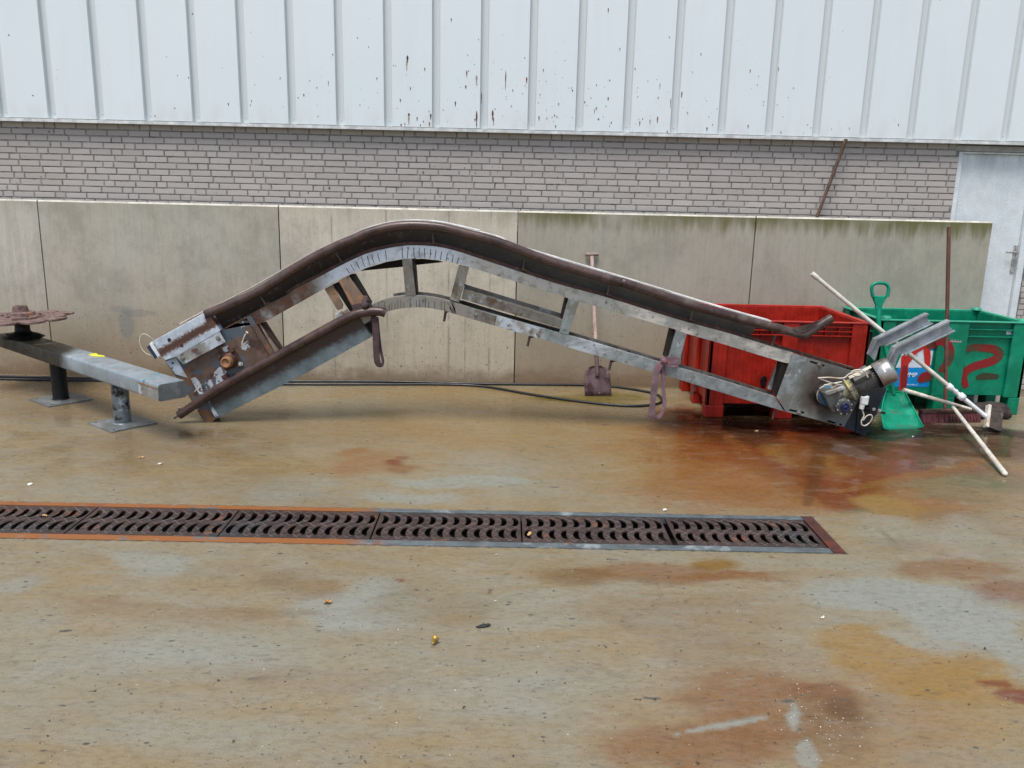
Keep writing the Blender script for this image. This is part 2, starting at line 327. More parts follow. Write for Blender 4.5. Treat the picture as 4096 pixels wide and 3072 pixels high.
M_green = weathered("green_plastic", (.003, .22, .115), [dict(c=(.002, .17, .085), sc=3, lo=.45, hi=.65), dict(c=(.03, .26, .17), sc=5, lo=.56, hi=.72, a=.7), dict(c=(.05, .14, .09), sc=22, lo=.62, hi=.72, a=.5)], .42, 0, .12)
M_greenrim = plain("green_rim_plastic", (.03, .33, .20), .4)
M_scoop = weathered("green_shovel_plastic", (.006, .27, .15), [dict(c=(.08, .13, .09), sc=7, lo=.56, hi=.7, z=(.35, .1)), dict(c=(.015, .36, .22), sc=6, lo=.55, hi=.7)], .38, 0, .1)
def spray_mat(name, c, c2):
    b = NB(name); at = b.new("ShaderNodeAttribute"); at.attribute_name = "cover"
    f = b.mr(b.ma('ADD', at.outputs["Fac"], b.ma('MULTIPLY', b.ma('SUBTRACT', b.noise(120, detail=3), .5), .5)), .12, .62)
    b.done(b.mix(b.mr(b.noise(5), .45, .68), c3(c), c3(c2)), .5, 0, .25)
    tr = b.new("ShaderNodeBsdfTransparent"); mx = b.new("ShaderNodeMixShader"); b.L.new(f, mx.inputs[0]); b.L.new(tr.outputs[0], mx.inputs[1]); b.L.new(b.b.outputs[0], mx.inputs[2])
    b.L.new(mx.outputs[0], b.N["Material Output"].inputs["Surface"]); return b.m
M_spray = spray_mat("red_spray_paint", (.24, .018, .018), (.07, .06, .03)); M_spray2 = spray_mat("red_spray_bright", (.55, .03, .02), (.36, .018, .016)); M_spray3 = spray_mat("faint_spray", (.05, .05, .025), (.04, .07, .035))
M_stblue = plain("sticker_blue", (.0, .25, .62), .3); M_stwhite = plain("sticker_white", (.68, .74, .8), .3)
M_pink = plain("pink_marker", (.60, .28, .38), .6)
M_ltext = plain("white_lettering", (.8, .85, .9), .4); M_dtext = plain("dark_lettering", (.05, .07, .12), .5)
M_pole = weathered("brown_pole", (.13, .062, .042), [dict(c=(.19, .10, .07), sc=5, lo=.5, hi=.66, st=(1, 1, .3)), dict(c=(.06, .035, .028), sc=8, lo=.55, hi=.68)], .6)
M_pole2 = weathered("weathered_wood_pole", (.14, .085, .062), [dict(c=(.24, .19, .15), sc=6, lo=.5, hi=.64, st=(1, 1, .3)), dict(c=(.07, .035, .025), sc=5, lo=.55, hi=.68)], .7)
M_wood = weathered("pinkish_wood", (.50, .37, .315), [dict(c=(.38, .26, .22), sc=5, lo=.45, hi=.65, st=(3, 3, .3))], .7)
M_grip = weathered("worn_grip_wood", (.27, .205, .17), [dict(c=(.16, .11, .09), sc=18, lo=.5, hi=.66)], .75)
M_blade = weathered("shovel_blade_dirty", (.13, .085, .09), [dict(c=(.055, .03, .035), sc=9, lo=.5, hi=.62), dict(c=(.30, .25, .27), sc=8, lo=.6, hi=.72)], .5, .2)
M_stick = weathered("cream_handle", (.66, .62, .52), [dict(c=(.48, .38, .27), sc=8, lo=.52, hi=.68), dict(c=(.74, .74, .70), sc=5, lo=.55, hi=.7)], .5)
M_handle = weathered("white_handle", (.62, .585, .50), [dict(c=(.52, .45, .34), sc=9, lo=.54, hi=.7)], .45)
M_brist = weathered("dark_bristle", (.10, .078, .065), [dict(c=(.05, .04, .034), sc=14, lo=.45, hi=.65, st=(1, 1, 3)), dict(c=(.17, .14, .12), sc=20, lo=.6, hi=.7)], .9)
M_bristr = weathered("red_bristle", (.13, .038, .042), [dict(c=(.06, .03, .03), sc=22, lo=.5, hi=.6, st=(2, 1, .3)), dict(c=(.21, .085, .09), sc=25, lo=.58, hi=.7, st=(2, 1, .3))], .85)
M_bundle = weathered("dark_bundle", (.04, .03, .028), [dict(c=(.085, .062, .055), sc=6, lo=.5, hi=.7)], .7)
M_yel = plain("yellow_tag", (.75, .68, .02), .5); M_cyan = plain("cyan_marker", (.05, .33, .42), .5)

# ground: stained, damp concrete. The stains, and painted shade under the red bin, are laid out on the yard's own mesh (colour + cover), the shader roughens their edges.
def gp(x, y): return G((x*1.8517, y*1.8517))
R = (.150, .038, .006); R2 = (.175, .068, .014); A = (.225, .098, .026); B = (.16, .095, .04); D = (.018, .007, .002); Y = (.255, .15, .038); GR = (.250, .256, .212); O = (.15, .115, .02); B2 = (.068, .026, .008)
PU = (.14, .085, .065)
STAINS_AND_SHADE = [                                                           # centre and half-size as seen in the photo (2212 px wide), colour, strength, softness
    (760, 1300, 200, 58, GR, .85, .4), (330, 1212, 110, 20, GR, .75, .4), (1150, 1290, 120, 26, GR, .4, .6), (470, 1400, 230, 50, GR, .5, .6), (640, 1055, 120, 26, GR, .55, .6), (1010, 1048, 130, 13, GR, .85, .4), (900, 1082, 90, 13, GR, .8, .5),
    (40, 1275, 60, 22, GR, .6, .5), (250, 1430, 240, 36, GR, .4, .6), (1170, 1340, 120, 26, GR, .35, .6), (500, 1600, 300, 50, GR, .35, .7), (1130, 1000, 130, 30, GR, .35, .6), (1050, 1480, 220, 40, GR, .4, .7),
    (330, 960, 170, 36, B, .5, .7), (700, 930, 260, 30, B, .4, .7), (250, 880, 300, 34, B, .5, .7), (150, 838, 260, 14, B, .6, .7), (620, 1250, 110, 26, B, .45, .5), (560, 1320, 150, 14, B, .35, .6), (330, 1320, 200, 24, (.2, .13, .07), .4, .6), (700, 1460, 260, 30, (.2, .14, .085), .35, .7),
    (1050, 850, 300, 22, Y, .45, .7), (1080, 930, 420, 60, Y, .5, .8), (560, 1010, 300, 40, Y, .3, .8), (980, 1300, 160, 40, (.19, .145, .075), .5, .45), (1250, 1120, 380, 30, Y, .35, .7),
    (1290, 862, 110, 9, O, .9, .6), (1330, 872, 60, 10, O, .6, .6), (1460, 980, 130, 70, Y, .6, .7), (1560, 1060, 240, 40, A, .75, .7), (1330, 1010, 160, 40, Y, .35, .7),
    (800, 1002, 80, 26, A, .55, .6), (760, 975, 30, 10, A, .7, .6), (868, 998, 22, 10, R, .95, .7), (875, 1015, 30, 10, R2, .6, .6),
    (1720, 1000, 330, 92, A, .95, .55), (1900, 1040, 200, 60, A, .7, .6), (2080, 1010, 190, 60, A, .5, .7), (1480, 905, 70, 26, R, .8, .6), (1640, 955, 260, 40, R2, .9, .6), (1560, 955, 130, 40, R, .85, .6),
    (1650, 990, 60, 44, R, .8, .6), (1740, 1035, 110, 44, R, .8, .6), (1790, 1078, 66, 28, R, .85, .5), (1860, 1010, 120, 30, R, .8, .6), (1900, 980, 130, 26, B2, .7, .6), (1640, 912, 190, 26, D, .95, .5), (1690, 932, 240, 24, D, .85, .5), (1700, 952, 260, 20, B2, .7, .6), (1760, 928, 140, 18, D, .9, .5), (1500, 925, 70, 22, B2, .8, .5),  # D under the red bin: dark stain with the bin's shade painted in
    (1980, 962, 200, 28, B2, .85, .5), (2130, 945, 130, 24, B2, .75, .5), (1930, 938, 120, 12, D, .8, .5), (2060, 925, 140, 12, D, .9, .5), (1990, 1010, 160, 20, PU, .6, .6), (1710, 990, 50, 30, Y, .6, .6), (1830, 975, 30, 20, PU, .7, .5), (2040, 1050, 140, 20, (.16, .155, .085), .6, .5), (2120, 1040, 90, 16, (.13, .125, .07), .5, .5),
    (1900, 1090, 70, 28, Y, .85, .4), (2080, 1110, 140, 24, B, .35, .7), (1420, 1228, 170, 22, R2, .6, .6), (1260, 1238, 90, 18, B, .6, .6), (1545, 1212, 50, 12, (.19, .10, .012), .9, .5), (1560, 1240, 120, 12, R2, .7, .5), (1400, 1250, 60, 12, B, .6, .6),
    (1960, 1155, 160, 26, GR, .4, .6), (1960, 1290, 190, 36, GR, .95, .3), (2110, 1340, 120, 44, GR, .95, .3), (1830, 1275, 110, 22, GR, .6, .4), (2190, 1400, 60, 40, GR, .85, .3), (2000, 1395, 120, 26, GR, .6, .5),
    (2060, 1236, 110, 16, R2, .6, .5), (2170, 1280, 70, 24, R, .55, .5), (1700, 1560, 330, 110, A, .35, .7), (1930, 1440, 230, 66, Y, .85, .3), (2060, 1500, 170, 80, Y, .5, .6),
    (2190, 1490, 62, 20, R, .95, .3), (2130, 1466, 44, 8, R, .85, .35), (1600, 1530, 170, 62, R2, .55, .5), (1500, 1610, 200, 50, R2, .6, .5), (1720, 1490, 60, 20, R, .6, .5), (1760, 1560, 90, 70, B, .6, .6), (1780, 1530, 40, 26, B2, .5, .5),
    (1480, 1330, 230, 40, B, .3, .7), (1500, 1420, 160, 50, B, .3, .7), (880, 1253, 15, 5, R, .8, .4), (940, 1285, 4, 6, R, .9, .4), (1075, 1270, 4, 6, R, .9, .4), (1690, 1545, 13, 30, GR, .9, .3), (1750, 1630, 22, 40, GR, .8, .3), (1840, 1105, 40, 8, (.12, .12, .06), .5, .5)]
RUNS = [(1700, 930, 1760, 1080, 26, R, .65), (1960, 950, 1770, 1085, 30, R, .6), (1560, 940, 1700, 1070, 22, R2, .6), (1770, 935, 1730, 1090, 12, B2, .5), (1860, 955, 2120, 985, 16, B2, .5), (1800, 1060, 2160, 990, 18, A, .6), (1460, 1585, 1655, 1548, 9, GR, .95), (1900, 1160, 2080, 1120, 4, (.14, .12, .08), .5),
        (1040, 960, 1180, 1000, 5, (.17, .15, .11), .35), (560, 1110, 640, 1090, 6, (.16, .14, .11), .5), (530, 1466, 580, 1462, 5, (.05, .05, .045), .8), (1075, 1495, 1250, 1440, 3, GR, .3), (675, 1555, 990, 1420, 3, (.28, .26, .2), .45), (2090, 1270, 2060, 1330, 5, (.18, .17, .14), .5)]
DX0, DX1, DY0, DY1 = 0.4, 6.935, -4.311, -3.742
def ground_mat():
    b = NB("stained_concrete"); P = b.pos()
    wf = b.vm('SUBTRACT', b.noise(6.5, (.6, 1.5, 1), detail=6, col=True, rough=.65), (.5, .5, .5))
    n = b.noise(1.1, (1, 1.4, 1), 8, .6); n2 = b.noise(5, (.5, 1.5, 1), 8, .65, (4, 2, 0)); n3 = b.noise(160, detail=3)
    col = b.mix(b.mr(n, .32, .68), c3((.252, .187, .094)), c3((.247, .212, .137)))
    col = b.mix(b.mr(n2, .38, .72, 0, .55), col, c3((.245, .238, .195)))
    col = b.mix(b.mr(b.noise(2.3, (.7, 1.3, 1), 8, .6, (9, 1, 0)), .54, .74, 0, .4), col, c3((.19, .13, .072)))
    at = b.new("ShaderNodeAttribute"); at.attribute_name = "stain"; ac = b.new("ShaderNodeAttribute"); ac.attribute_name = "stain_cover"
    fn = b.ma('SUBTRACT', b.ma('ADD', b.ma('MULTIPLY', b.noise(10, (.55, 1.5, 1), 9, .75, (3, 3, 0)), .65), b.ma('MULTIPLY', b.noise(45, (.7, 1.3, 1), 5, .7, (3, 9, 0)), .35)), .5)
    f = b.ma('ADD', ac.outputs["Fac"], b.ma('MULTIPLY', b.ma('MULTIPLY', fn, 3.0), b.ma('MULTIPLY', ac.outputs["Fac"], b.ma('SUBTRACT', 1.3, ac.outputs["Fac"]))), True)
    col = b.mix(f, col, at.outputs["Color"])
    col = b.mix(b.mr(b.noise(12, (.55, 1.5, 1), 7, .7, (5, 3, 0)), .46, .72, 0, .36), col, b.mix(1.0, col, c3((.48, .44, .38)), 'MULTIPLY'))
    col = b.mix(b.mr(b.noise(7, (.5, 1.4, 1), 7, .7, (15, 3, 0)), .52, .72, 0, .32), col, c3((.31, .285, .225)))
    sp = b.sep(P); en = b.noise(18, detail=6, rough=.7, off=(2, 2, 0))
    for y0, sg in ((DY0, -1), (DY1, 1)):                              # dirt packed along the drain frame
        d = b.ma('ADD', b.ma('ABSOLUTE', b.ma('SUBTRACT', sp[1], y0)), b.ma('MULTIPLY', b.ma('SUBTRACT', en, .5), -.07))
        col = b.mix(b.ma('MULTIPLY', b.mr(d, .016, .0, 0, .8), b.mr(sp[0], DX1+.02, DX1)), col, c3((.055, .047, .036)))
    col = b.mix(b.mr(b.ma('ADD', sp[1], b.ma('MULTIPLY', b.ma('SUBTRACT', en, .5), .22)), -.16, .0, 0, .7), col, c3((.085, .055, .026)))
    # grime specks and pale grit
    for sc, st, thr, c, off in ((6, (.6, 1.7, 1), .07, (.085, .078, .065), (1, 5, 0)), (11, (.7, 1.6, 1), .075, (.055, .048, .04), (0, 0, 0)), (27, (.6, 1.5, 1), .10, (.07, .062, .052), (3, 1, 0)), (60, (.7, 1.4, 1), .13, (.09, .08, .065), (5, 7, 0)), (24, (1, 1, 1), .042, (.50, .46, .38), (8, 2, 0))):
        v = b.voro(sc, st, off, vec=b.vm('ADD', P, b.vm('MULTIPLY', wf, (.10, .07, 0))))
        rs = b.sep(v.outputs["Color"])
        t = b.ma('MULTIPLY', b.mr(rs[0], .55, 1.0, 0, 1, False), thr*2.4)
        g = b.ma('MULTIPLY', b.mr(b.ma('SUBTRACT', v.outputs["Distance"], t), .02, -.02), b.mr(rs[1], .2, .9, .25, .9))
        col = b.mix(g, col, c3(c))
    col = b.mix(b.mr(n3, .35, .7, 0, .38), col, b.mix(1.0, col, c3((.5, .48, .45)), 'MULTIPLY'))
    col = b.mix(b.mr(b.noise(38, (.6, 1.3, 1), 4, .6, (2, 8, 0)), .42, .75, 0, .42), col, b.mix(1.0, col, c3((.50, .47, .43)), 'MULTIPLY'))
    rg = b.mr(b.noise(2.0, (1, 1.5, 1), 6, .6, (6, 6, 0)), .36, .66, .07, .46)
    b.bump(b.ma('ADD', b.ma('MULTIPLY', n3, .35), b.noise(22, detail=6)), .16, .004)
    return b.done(col, rg, 0, .33)
M_ground = ground_mat()

def concrete_mat():
    b = NB("panel_concrete"); s = b.sep(b.pos()); X, Z = s[0], s[2]
    n = b.noise(1.6, (1, 1, .5), 8, .6); st = b.noise(14, (1, 1, .05), 6, .6, (2, 0, 0)); st2 = b.noise(38, (1, 1, .04), 5, .6, (7, 0, 0)); fine = b.noise(110, detail=4)
    grey = c3((.475, .46, .38)); warm = c3((.495, .445, .345)); pale = c3((.66, .60, .475))
    p3 = b.ma('MULTIPLY', b.mr(X, 2.499, 2.501), b.mr(X, 5.001, 4.999))
    p0 = b.mr(X, .001, -.001)
    col = b.mix(b.mr(n, .3, .7), grey, warm)
    col = b.mix(b.ma('MULTIPLY', p3, b.mr(b.ma('ADD', n, b.ma('MULTIPLY', st, .5)), .35, .85, .35, 1.0)), col, pale)
    col = b.mix(b.ma('MULTIPLY', p0, b.mr(st, .42, .62, .1, .8)), col, c3((.60, .56, .49)))
    col = b.mix(b.ma('MULTIPLY', b.mr(X, 4.999, 5.001), b.mr(n, .3, .7, .5, .9)), col, c3((.385, .36, .28)))
    col = b.mix(b.mr(st2, .45, .75, 0, .22), col, c3((.19, .18, .15)))
    col = b.mix(b.mr(st, .55, .75, 0, .2), col, c3((.21, .195, .16)))
    col = b.mix(b.mr(b.noise(1.7, (1, 1, .8), 9, .7, (11, 2, 4)), .44, .68, 0, .5), col, c3((.24, .225, .175)))
    col = b.mix(b.mr(b.noise(17, (1, 1, .6), 6, .7, (1, 7, 4)), .48, .75, 0, .35), col, c3((.25, .23, .18)))
    # brown splash dirt towards the foot of the wall
    zz = b.ma('ADD', Z, b.ma('MULTIPLY', b.noise(4.5, (1, 1, 1.5), 8, .7, (1, 5, 3)), -.42))
    left = b.ma('SUBTRACT', b.mr(X, 2.51, 2.49, .8, 1.0), b.ma('MULTIPLY', p3, .4))
    col = b.mix(b.ma('MULTIPLY', b.mr(zz, 1.05, -.35, 0, .9), left), col, c3((.29, .205, .12)))
    col = b.mix(b.mr(zz, .02, -.22, 0, .8), col, c3((.19, .115, .055)))
    # algae under the coping
    al = b.ma('MULTIPLY', b.mr(b.ma('ADD', Z, b.ma('MULTIPLY', b.noise(9, (1, 1, .12), 6, .65, (3, 0, 1)), .55)), 1.90, 2.12), b.mr(b.noise(1.1, off=(0, 3, 8)), .30, .55))
    col = b.mix(b.ma('MULTIPLY', al, b.mr(X, 4.4, 5.4, .12, .95)), col, c3((.125, .125, .035)))
    # paint smear
    for (cx, cy, rx, ry, c, a) in ((273, 700, 16, 34, (.19, .215, .21), .5), (262, 668, 26, 10, (.22, .24, .22), .45), (300, 676, 40, 8, (.2, .21, .19), .4)):
        p = W((cx*1.8517, cy*1.8517), 0); m = b.new("ShaderNodeMapping"); m.vector_type = 'TEXTURE'
        m.inputs["Location"].default_value = p; m.inputs["Scale"].default_value = (rx*1.8517/380, 1e6, ry*1.8517/380)
        v = b.vm('ADD', b.pos(), b.vm('MULTIPLY', b.vm('SUBTRACT', b.noise(12, col=True), (.5, .5, .5)), (.14, 0, .14))); b.L.new(v, m.inputs[0])
        col = b.mix(b.mr(b.vm('LENGTH', m.outputs[0]), 1.25, .75, 0, a), col, c3(c))
    for sc, thr in ((13, .06), (30, .10), (55, .12)):
        v = b.voro(sc, (1, .01, .8), (sc, 0, 0)); rs = b.sep(v.outputs["Color"])
        t = b.ma('MULTIPLY', b.mr(rs[0], .5, 1, 0, 1, False), thr*2)
        f = b.ma('MULTIPLY', b.mr(b.ma('SUBTRACT', v.outputs["Distance"], t), .02, -.02), b.mr(Z, 1.6, .1, .15, .95))
        col = b.mix(f, col, c3((.10, .08, .055)))
    col = b.mix(b.mr(fine, .35, .7, 0, .3), col, c3((.2, .185, .15)))
    # drip lines of the second panel from the left
    for x in (3.62, 4.28, 4.46, 4.72, 3.05):
        f = b.ma('MULTIPLY', b.mr(b.ma('ABSOLUTE', b.ma('SUBTRACT', b.ma('ADD', X, b.ma('MULTIPLY', st, .012)), x+.006)), .014, .002), b.mr(b.noise(5, (1, 1, .8), off=(x*3, 0, 0)), .35, .6, 0, .6))
        col = b.mix(f, col, c3((.2, .175, .13)))
    b.bump(b.ma('ADD', fine, b.ma('MULTIPLY', st2, .4)), .12, .004)
    return b.done(col, .75, 0, .35)
M_conc = concrete_mat()
M_concedge = weathered("coping_edge_concrete", (.56, .53, .45), [dict(c=(.3, .28, .2), sc=9, lo=.5, hi=.7, a=.6)], .8)

def brick_mat():
    b = NB("painted_brick"); g = b.new("ShaderNodeNewGeometry"); r = g.outputs["Random Per Island"]
    col = b.mix(r, c3((.385, .35, .315)), c3((.465, .425, .39)))
    col = b.mix(b.mr(b.noise(1.2), .35, .65, 0, .5), col, c3((.42, .395, .365)))
    col = b.mix(b.mr(b.noise(30, (.5, 1, 2.2), 5, .7), .58, .74, 0, .45), col, c3((.19, .17, .16)))
    v = b.voro(9, (1, .01, .7)); rs = b.sep(v.outputs["Color"])
    f = b.mr(b.ma('SUBTRACT', v.outputs["Distance"], b.ma('MULTIPLY', b.mr(rs[0], .6, 1, 0, 1, False), .11)), .015, -.015)
    col = b.mix(b.ma('MULTIPLY', f, .85), col, c3((.07, .06, .055)))
    b.bump(b.noise(45, (.6, 1, 1.6), 6), .25, .004)
    return b.done(col, .8, 0, .3)
M_brick = brick_mat()
M_mortar = weathered("grey_mortar", (.25, .238, .22), [dict(c=(.12, .115, .11), sc=10, lo=.5, hi=.66)], .9)
CLY = .11
def clad_mat():
    b = NB("white_sheet_cladding")
    col = b.mix(b.mr(b.noise(.7), .3, .7), c3((.705, .775, .785)), c3((.74, .80, .805)))
    col = b.mix(b.mr(b.noise(6, (1, 1, .12), 6, .6), .5, .75, 0, .12), col, c3((.55, .58, .56)))
    z = b.sep(b.pos())[2]
    col = b.mix(b.ma('MULTIPLY', b.mr(z, 2.95, 2.68, 0, .35), b.mr(b.noise(7, (1, 1, .3)), .4, .7)), col, c3((.60, .60, .54)))
    yv = b.sep(b.pos())[1]; col = b.mix(b.mr(yv, CLY+.006, CLY+.03, 0, .75), col, c3((.56, .60, .60)))     # greyer in the recessed valleys of the sheets
    v = b.voro(10, (1, .01, .55), (3, 0, 0)); rs = b.sep(v.outputs["Color"])
    f = b.mr(b.ma('SUBTRACT', v.outputs["Distance"], b.ma('MULTIPLY', b.mr(rs[0], .72, 1, 0, 1, False), .07)), .012, -.012)
    col = b.mix(b.ma('MULTIPLY', f, b.mr(rs[1], 0, 1, .2, .8)), col, c3((.16, .17, .17)))
    b.bump(b.noise(1.5), .03, .02)
    return b.done(col, .5, 0, .45)
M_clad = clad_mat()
M_flash = weathered("white_drip_flashing", (.66, .68, .66), [dict(c=(.45, .46, .43), sc=5, lo=.5, hi=.7, a=.5)], .45)
M_door = weathered("white_door_paint", (.70, .75, .76), [dict(c=(.36, .40, .43), sc=9, lo=.42, hi=.62, st=(1, 1, .08), z=(2.25, 2.6), a=.7), dict(c=(.60, .65, .68), sc=5, lo=.45, hi=.75, st=(1, 1, .15), a=.5)], .45, 0, .1, var=.06)
M_lintel = weathered("lintel_grey", (.36, .36, .33), [], .7)
M_spl = plain("splatter_dark", (.03, .032, .034), .6); M_spl2 = plain("splatter_rust", (.17, .045, .02), .6); M_spl3 = plain("splatter_tan", (.42, .30, .22), .6)

def grate_mat():
    b = NB("cast_iron_grate"); P = b.pos(); n = b.noise(4, detail=7)
    col = b.mix(b.mr(n, .35, .65), c3((.034, .021, .018)), c3((.066, .039, .032)))
    col = b.mix(b.mr(b.noise(2.2, off=(5, 2, 1)), .52, .66, 0, .8), col, c3((.036, .038, .040)))
    col = b.mix(b.mr(b.noise(5, off=(1, 2, 9)), .60, .68, 0, .8), col, c3((.20, .075, .03)))
    b.bump(b.noise(70), .25, .004)
    return b.done(col, b.mr(n, .3, .7, .32, .55), .2)
M_grate = grate_mat()
M_ridge = weathered("worn_ridge", (.19, .155, .14), [dict(c=(.08, .055, .045), sc=9, lo=.5, hi=.65)], .4, .3)
M_rail = weathered("drain_rail_galvanised", (.12, .145, .15), [dict(c=(.30, .33, .33), sc=6, lo=.52, hi=.66), dict(c=(.31, .115, .035), sc=3.2, lo=.36, hi=.44, x=(4.15, 3.9)), dict(c=(.28, .09, .03), sc=5, lo=.52, hi=.62, x=(4.3, 4.0)), dict(c=(.26, .20, .17), sc=14, lo=.6, hi=.7)], .4, .25)
M_endrust = weathered("drain_end_rust", (.075, .028, .022), [dict(c=(.15, .035, .015), sc=5, lo=.5, hi=.62), dict(c=(.07, .035, .03), sc=8, lo=.54, hi=.66)], .5, .1)
M_pit = plain("drain_pit", (.015, .012, .010), .6)

# ------------------------------------------------------------------ ground with the slot of the drain
import numpy as np
def vnoise(x, y, sc, seed, octv=5, rough=.55):
    rs = np.random.RandomState(seed); out = np.zeros_like(x); amp, tot = 1.0, 0.0
    for o in range(octv):
        T = rs.rand(256, 256); u, v = x*sc+rs.rand()*99+500, y*sc+rs.rand()*99+500; iu, iv = np.floor(u).astype(int), np.floor(v).astype(int)
        fu, fv = u-iu, v-iv; fu = fu*fu*(3-2*fu); fv = fv*fv*(3-2*fv); a = lambda p, q: T[(iu+p) % 256, (iv+q) % 256]
        out += amp*((a(0, 0)*(1-fu)+a(1, 0)*fu)*(1-fv)+(a(0, 1)*(1-fu)+a(1, 1)*fu)*fv); tot += amp; amp *= rough; sc *= 2.07
    return out/tot-.5
def ground():
    def lines(a, b_, st): return list(np.linspace(a, b_, max(2, int(round((b_-a)/st))+1))[:-1])
    xs = [-60, -20]+lines(-1.2, DX0, .025)+lines(DX0, DX1, .025)+lines(DX1, 11.5, .025)+[11.5, 20, 60]
    ys = [-60, -20]+lines(-6.6, DY0, .022)+lines(DY0, DY1, .3)+lines(DY1, .1, .022)+[.1, 6, 20]
    X, Y_ = np.meshgrid(np.array(xs), np.array(ys), indexing='ij'); nx, ny = X.shape
    k = np.arange(nx*ny).reshape(nx, ny); cx = (X[:-1, :-1]+X[1:, 1:])/2; cy = (Y_[:-1, :-1]+Y_[1:, 1:])/2
    keep = ~((cx > DX0) & (cx < DX1) & (cy > DY0) & (cy < DY1))
    q = np.stack([k[:-1, :-1], k[1:, :-1], k[1:, 1:], k[:-1, 1:]], -1)[keep]
    me = bpy.data.meshes.new("ground"); me.from_pydata(np.stack([X.ravel(), Y_.ravel(), np.zeros(nx*ny)], -1).tolist(), [], q.tolist()); me.materials.append(M_ground)
    x, y = X.ravel(), Y_.ravel()
    wx = x+vnoise(x, y, 1.1, 1)*.9+vnoise(x*.6, y*1.5, 5, 2)*.35; wy = y+vnoise(x, y, 1.1, 3)*.7+vnoise(x*.6, y*1.5, 5, 4)*.22
    C_ = np.zeros((len(x), 3)); Al = np.zeros(len(x))
    def lay(f, c):
        nonlocal C_, Al
        A2 = Al+f*(1-Al); C_ = np.where(A2[:, None] > 1e-6, (C_*(Al*(1-f))[:, None]+np.array(c)[None]*f[:, None])/np.maximum(A2, 1e-6)[:, None], C_); Al = A2
    def ss(d, soft): t = np.clip((1+soft*.7-d)/(1.4*soft), 0, 1); return t*t*(3-2*t)
    for (px, py, rx, ry, c, a, soft) in STAINS_AND_SHADE:
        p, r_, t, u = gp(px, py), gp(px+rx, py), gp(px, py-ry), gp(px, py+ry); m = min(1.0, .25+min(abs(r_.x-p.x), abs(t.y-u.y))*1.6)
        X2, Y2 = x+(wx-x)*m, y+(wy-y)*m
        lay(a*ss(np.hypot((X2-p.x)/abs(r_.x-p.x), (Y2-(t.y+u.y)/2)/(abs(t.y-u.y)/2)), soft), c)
    for (x0, y0, x1, y1, wd, c, a) in RUNS:
        p, r_ = gp(x0, y0), gp(x1, y1); w_ = (gp(x0+wd, y0)-p).length; m = min(1, w_*3); X2, Y2 = x+(wx-x)*m, y+(wy-y)*m
        dx, dy = r_.x-p.x, r_.y-p.y; t = np.clip(((X2-p.x)*dx+(Y2-p.y)*dy)/(dx*dx+dy*dy), 0, 1)
        lay(a*ss(np.hypot(X2-p.x-t*dx, Y2-p.y-t*dy)/(w_*(.5+.6*np.sin(np.pi*t)+vnoise(x, y, 9, 8)*.8)), .6), c)
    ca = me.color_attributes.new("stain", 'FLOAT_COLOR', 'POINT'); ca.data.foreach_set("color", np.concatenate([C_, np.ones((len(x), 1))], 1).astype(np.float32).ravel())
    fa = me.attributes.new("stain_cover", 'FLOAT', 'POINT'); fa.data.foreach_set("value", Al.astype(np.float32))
    o = bpy.data.objects.new("ground", me); COL.objects.link(o); tag(o, kind='structure')
ground()

# ------------------------------------------------------------------ warehouse: brick plinth, cladding, flashing, door
BR_Y = .19
wh = thing("warehouse_building", "warehouse with white ribbed metal cladding above a grey brick plinth", "building", (5, .19, 0))
def bricks(x0, x1, ca, cb, mb):
    course = .0645; zt = 2.645
    for r in range(ca, cb):
        z1_ = zt-r*course-.006; z0 = z1_-.0530; rng = random.Random(r*13+5); x = x0-rng.random()*.22; cnt = rng.randint(0, 3)
        while x < x1:
            L = .2085
            cnt += 1
            if cnt >= rng.randint(3, 6): L = .098; cnt = 0
            a, c = max(x, x0), min(x+L, x1)
            if c-a > .03:
                d = .003; j = rng.uniform(-.0012, .0012); yy = BR_Y+rng.uniform(-.001, .0015)
                jz = rng.uniform(-.0012, .0012)
                vs = [(a, yy+.006, z0+jz), (c, yy+.006, z0+jz), (c, yy+.006, z1_+jz), (a, yy+.006, z1_+jz), (a+d, yy, z0+d+j), (c-d, yy, z0+d+jz), (c-d, yy, z1_-d+jz), (a+d, yy, z1_-d+j)]
                mb.add(vs, [(4, 5, 6, 7), (0, 1, 5, 4), (1, 2, 6, 5), (2, 3, 7, 6), (3, 0, 4, 7)])
            x += L+.0118
mb = MB()
bricks(-3.0, 9.644, 0, 20, mb); bricks(10.53, 13.0, 0, 41, mb)
mb.box((-3.0, BR_Y+.0045, 0), (9.644, BR_Y+.24, 2.66), 1); mb.box((10.53, BR_Y+.0045, 0), (13.0, BR_Y+.24, 2.66), 1); mb.box((9.644, BR_Y+.02, 2.60), (10.53, BR_Y+.24, 2.66), 1)
mb.build("brick_plinth", [M_brick, M_mortar], wh)
CY, VY, RP, R0 = .11, .150, .4932, .187
mb = MB()
prof = [(-3.2, CY)]
k0, k1 = -6, 26
ribs = [R0+RP*k for k in range(k0, k1) if -3.1 < R0+RP*k < 13]
for x in ribs: prof += [(x-.043, CY), (x-.033, VY), (x+.033, VY), (x+.043, CY)]
prof.append((13.2, CY)); n = len(prof); ZB, ZT = 2.676, 6.0
mb.add([(x, y, ZB) for x, y in prof]+[(x, y, ZT) for x, y in prof], [(i, i+1, n+i+1, n+i) for i in range(n-1)])
for i, x in enumerate(ribs):
    if i % 2 == 0 and False: mb.box((x+.020, VY-.005, ZB+.002), (x+.029, VY-.001, ZT))      # side lap of two sheets
    mb.lathe([(0, .007), (.004, .006)], (x+.006, VY, ZB+.055), (0, -1, 0), 8)
mb.build("cladding", M_clad, wh)
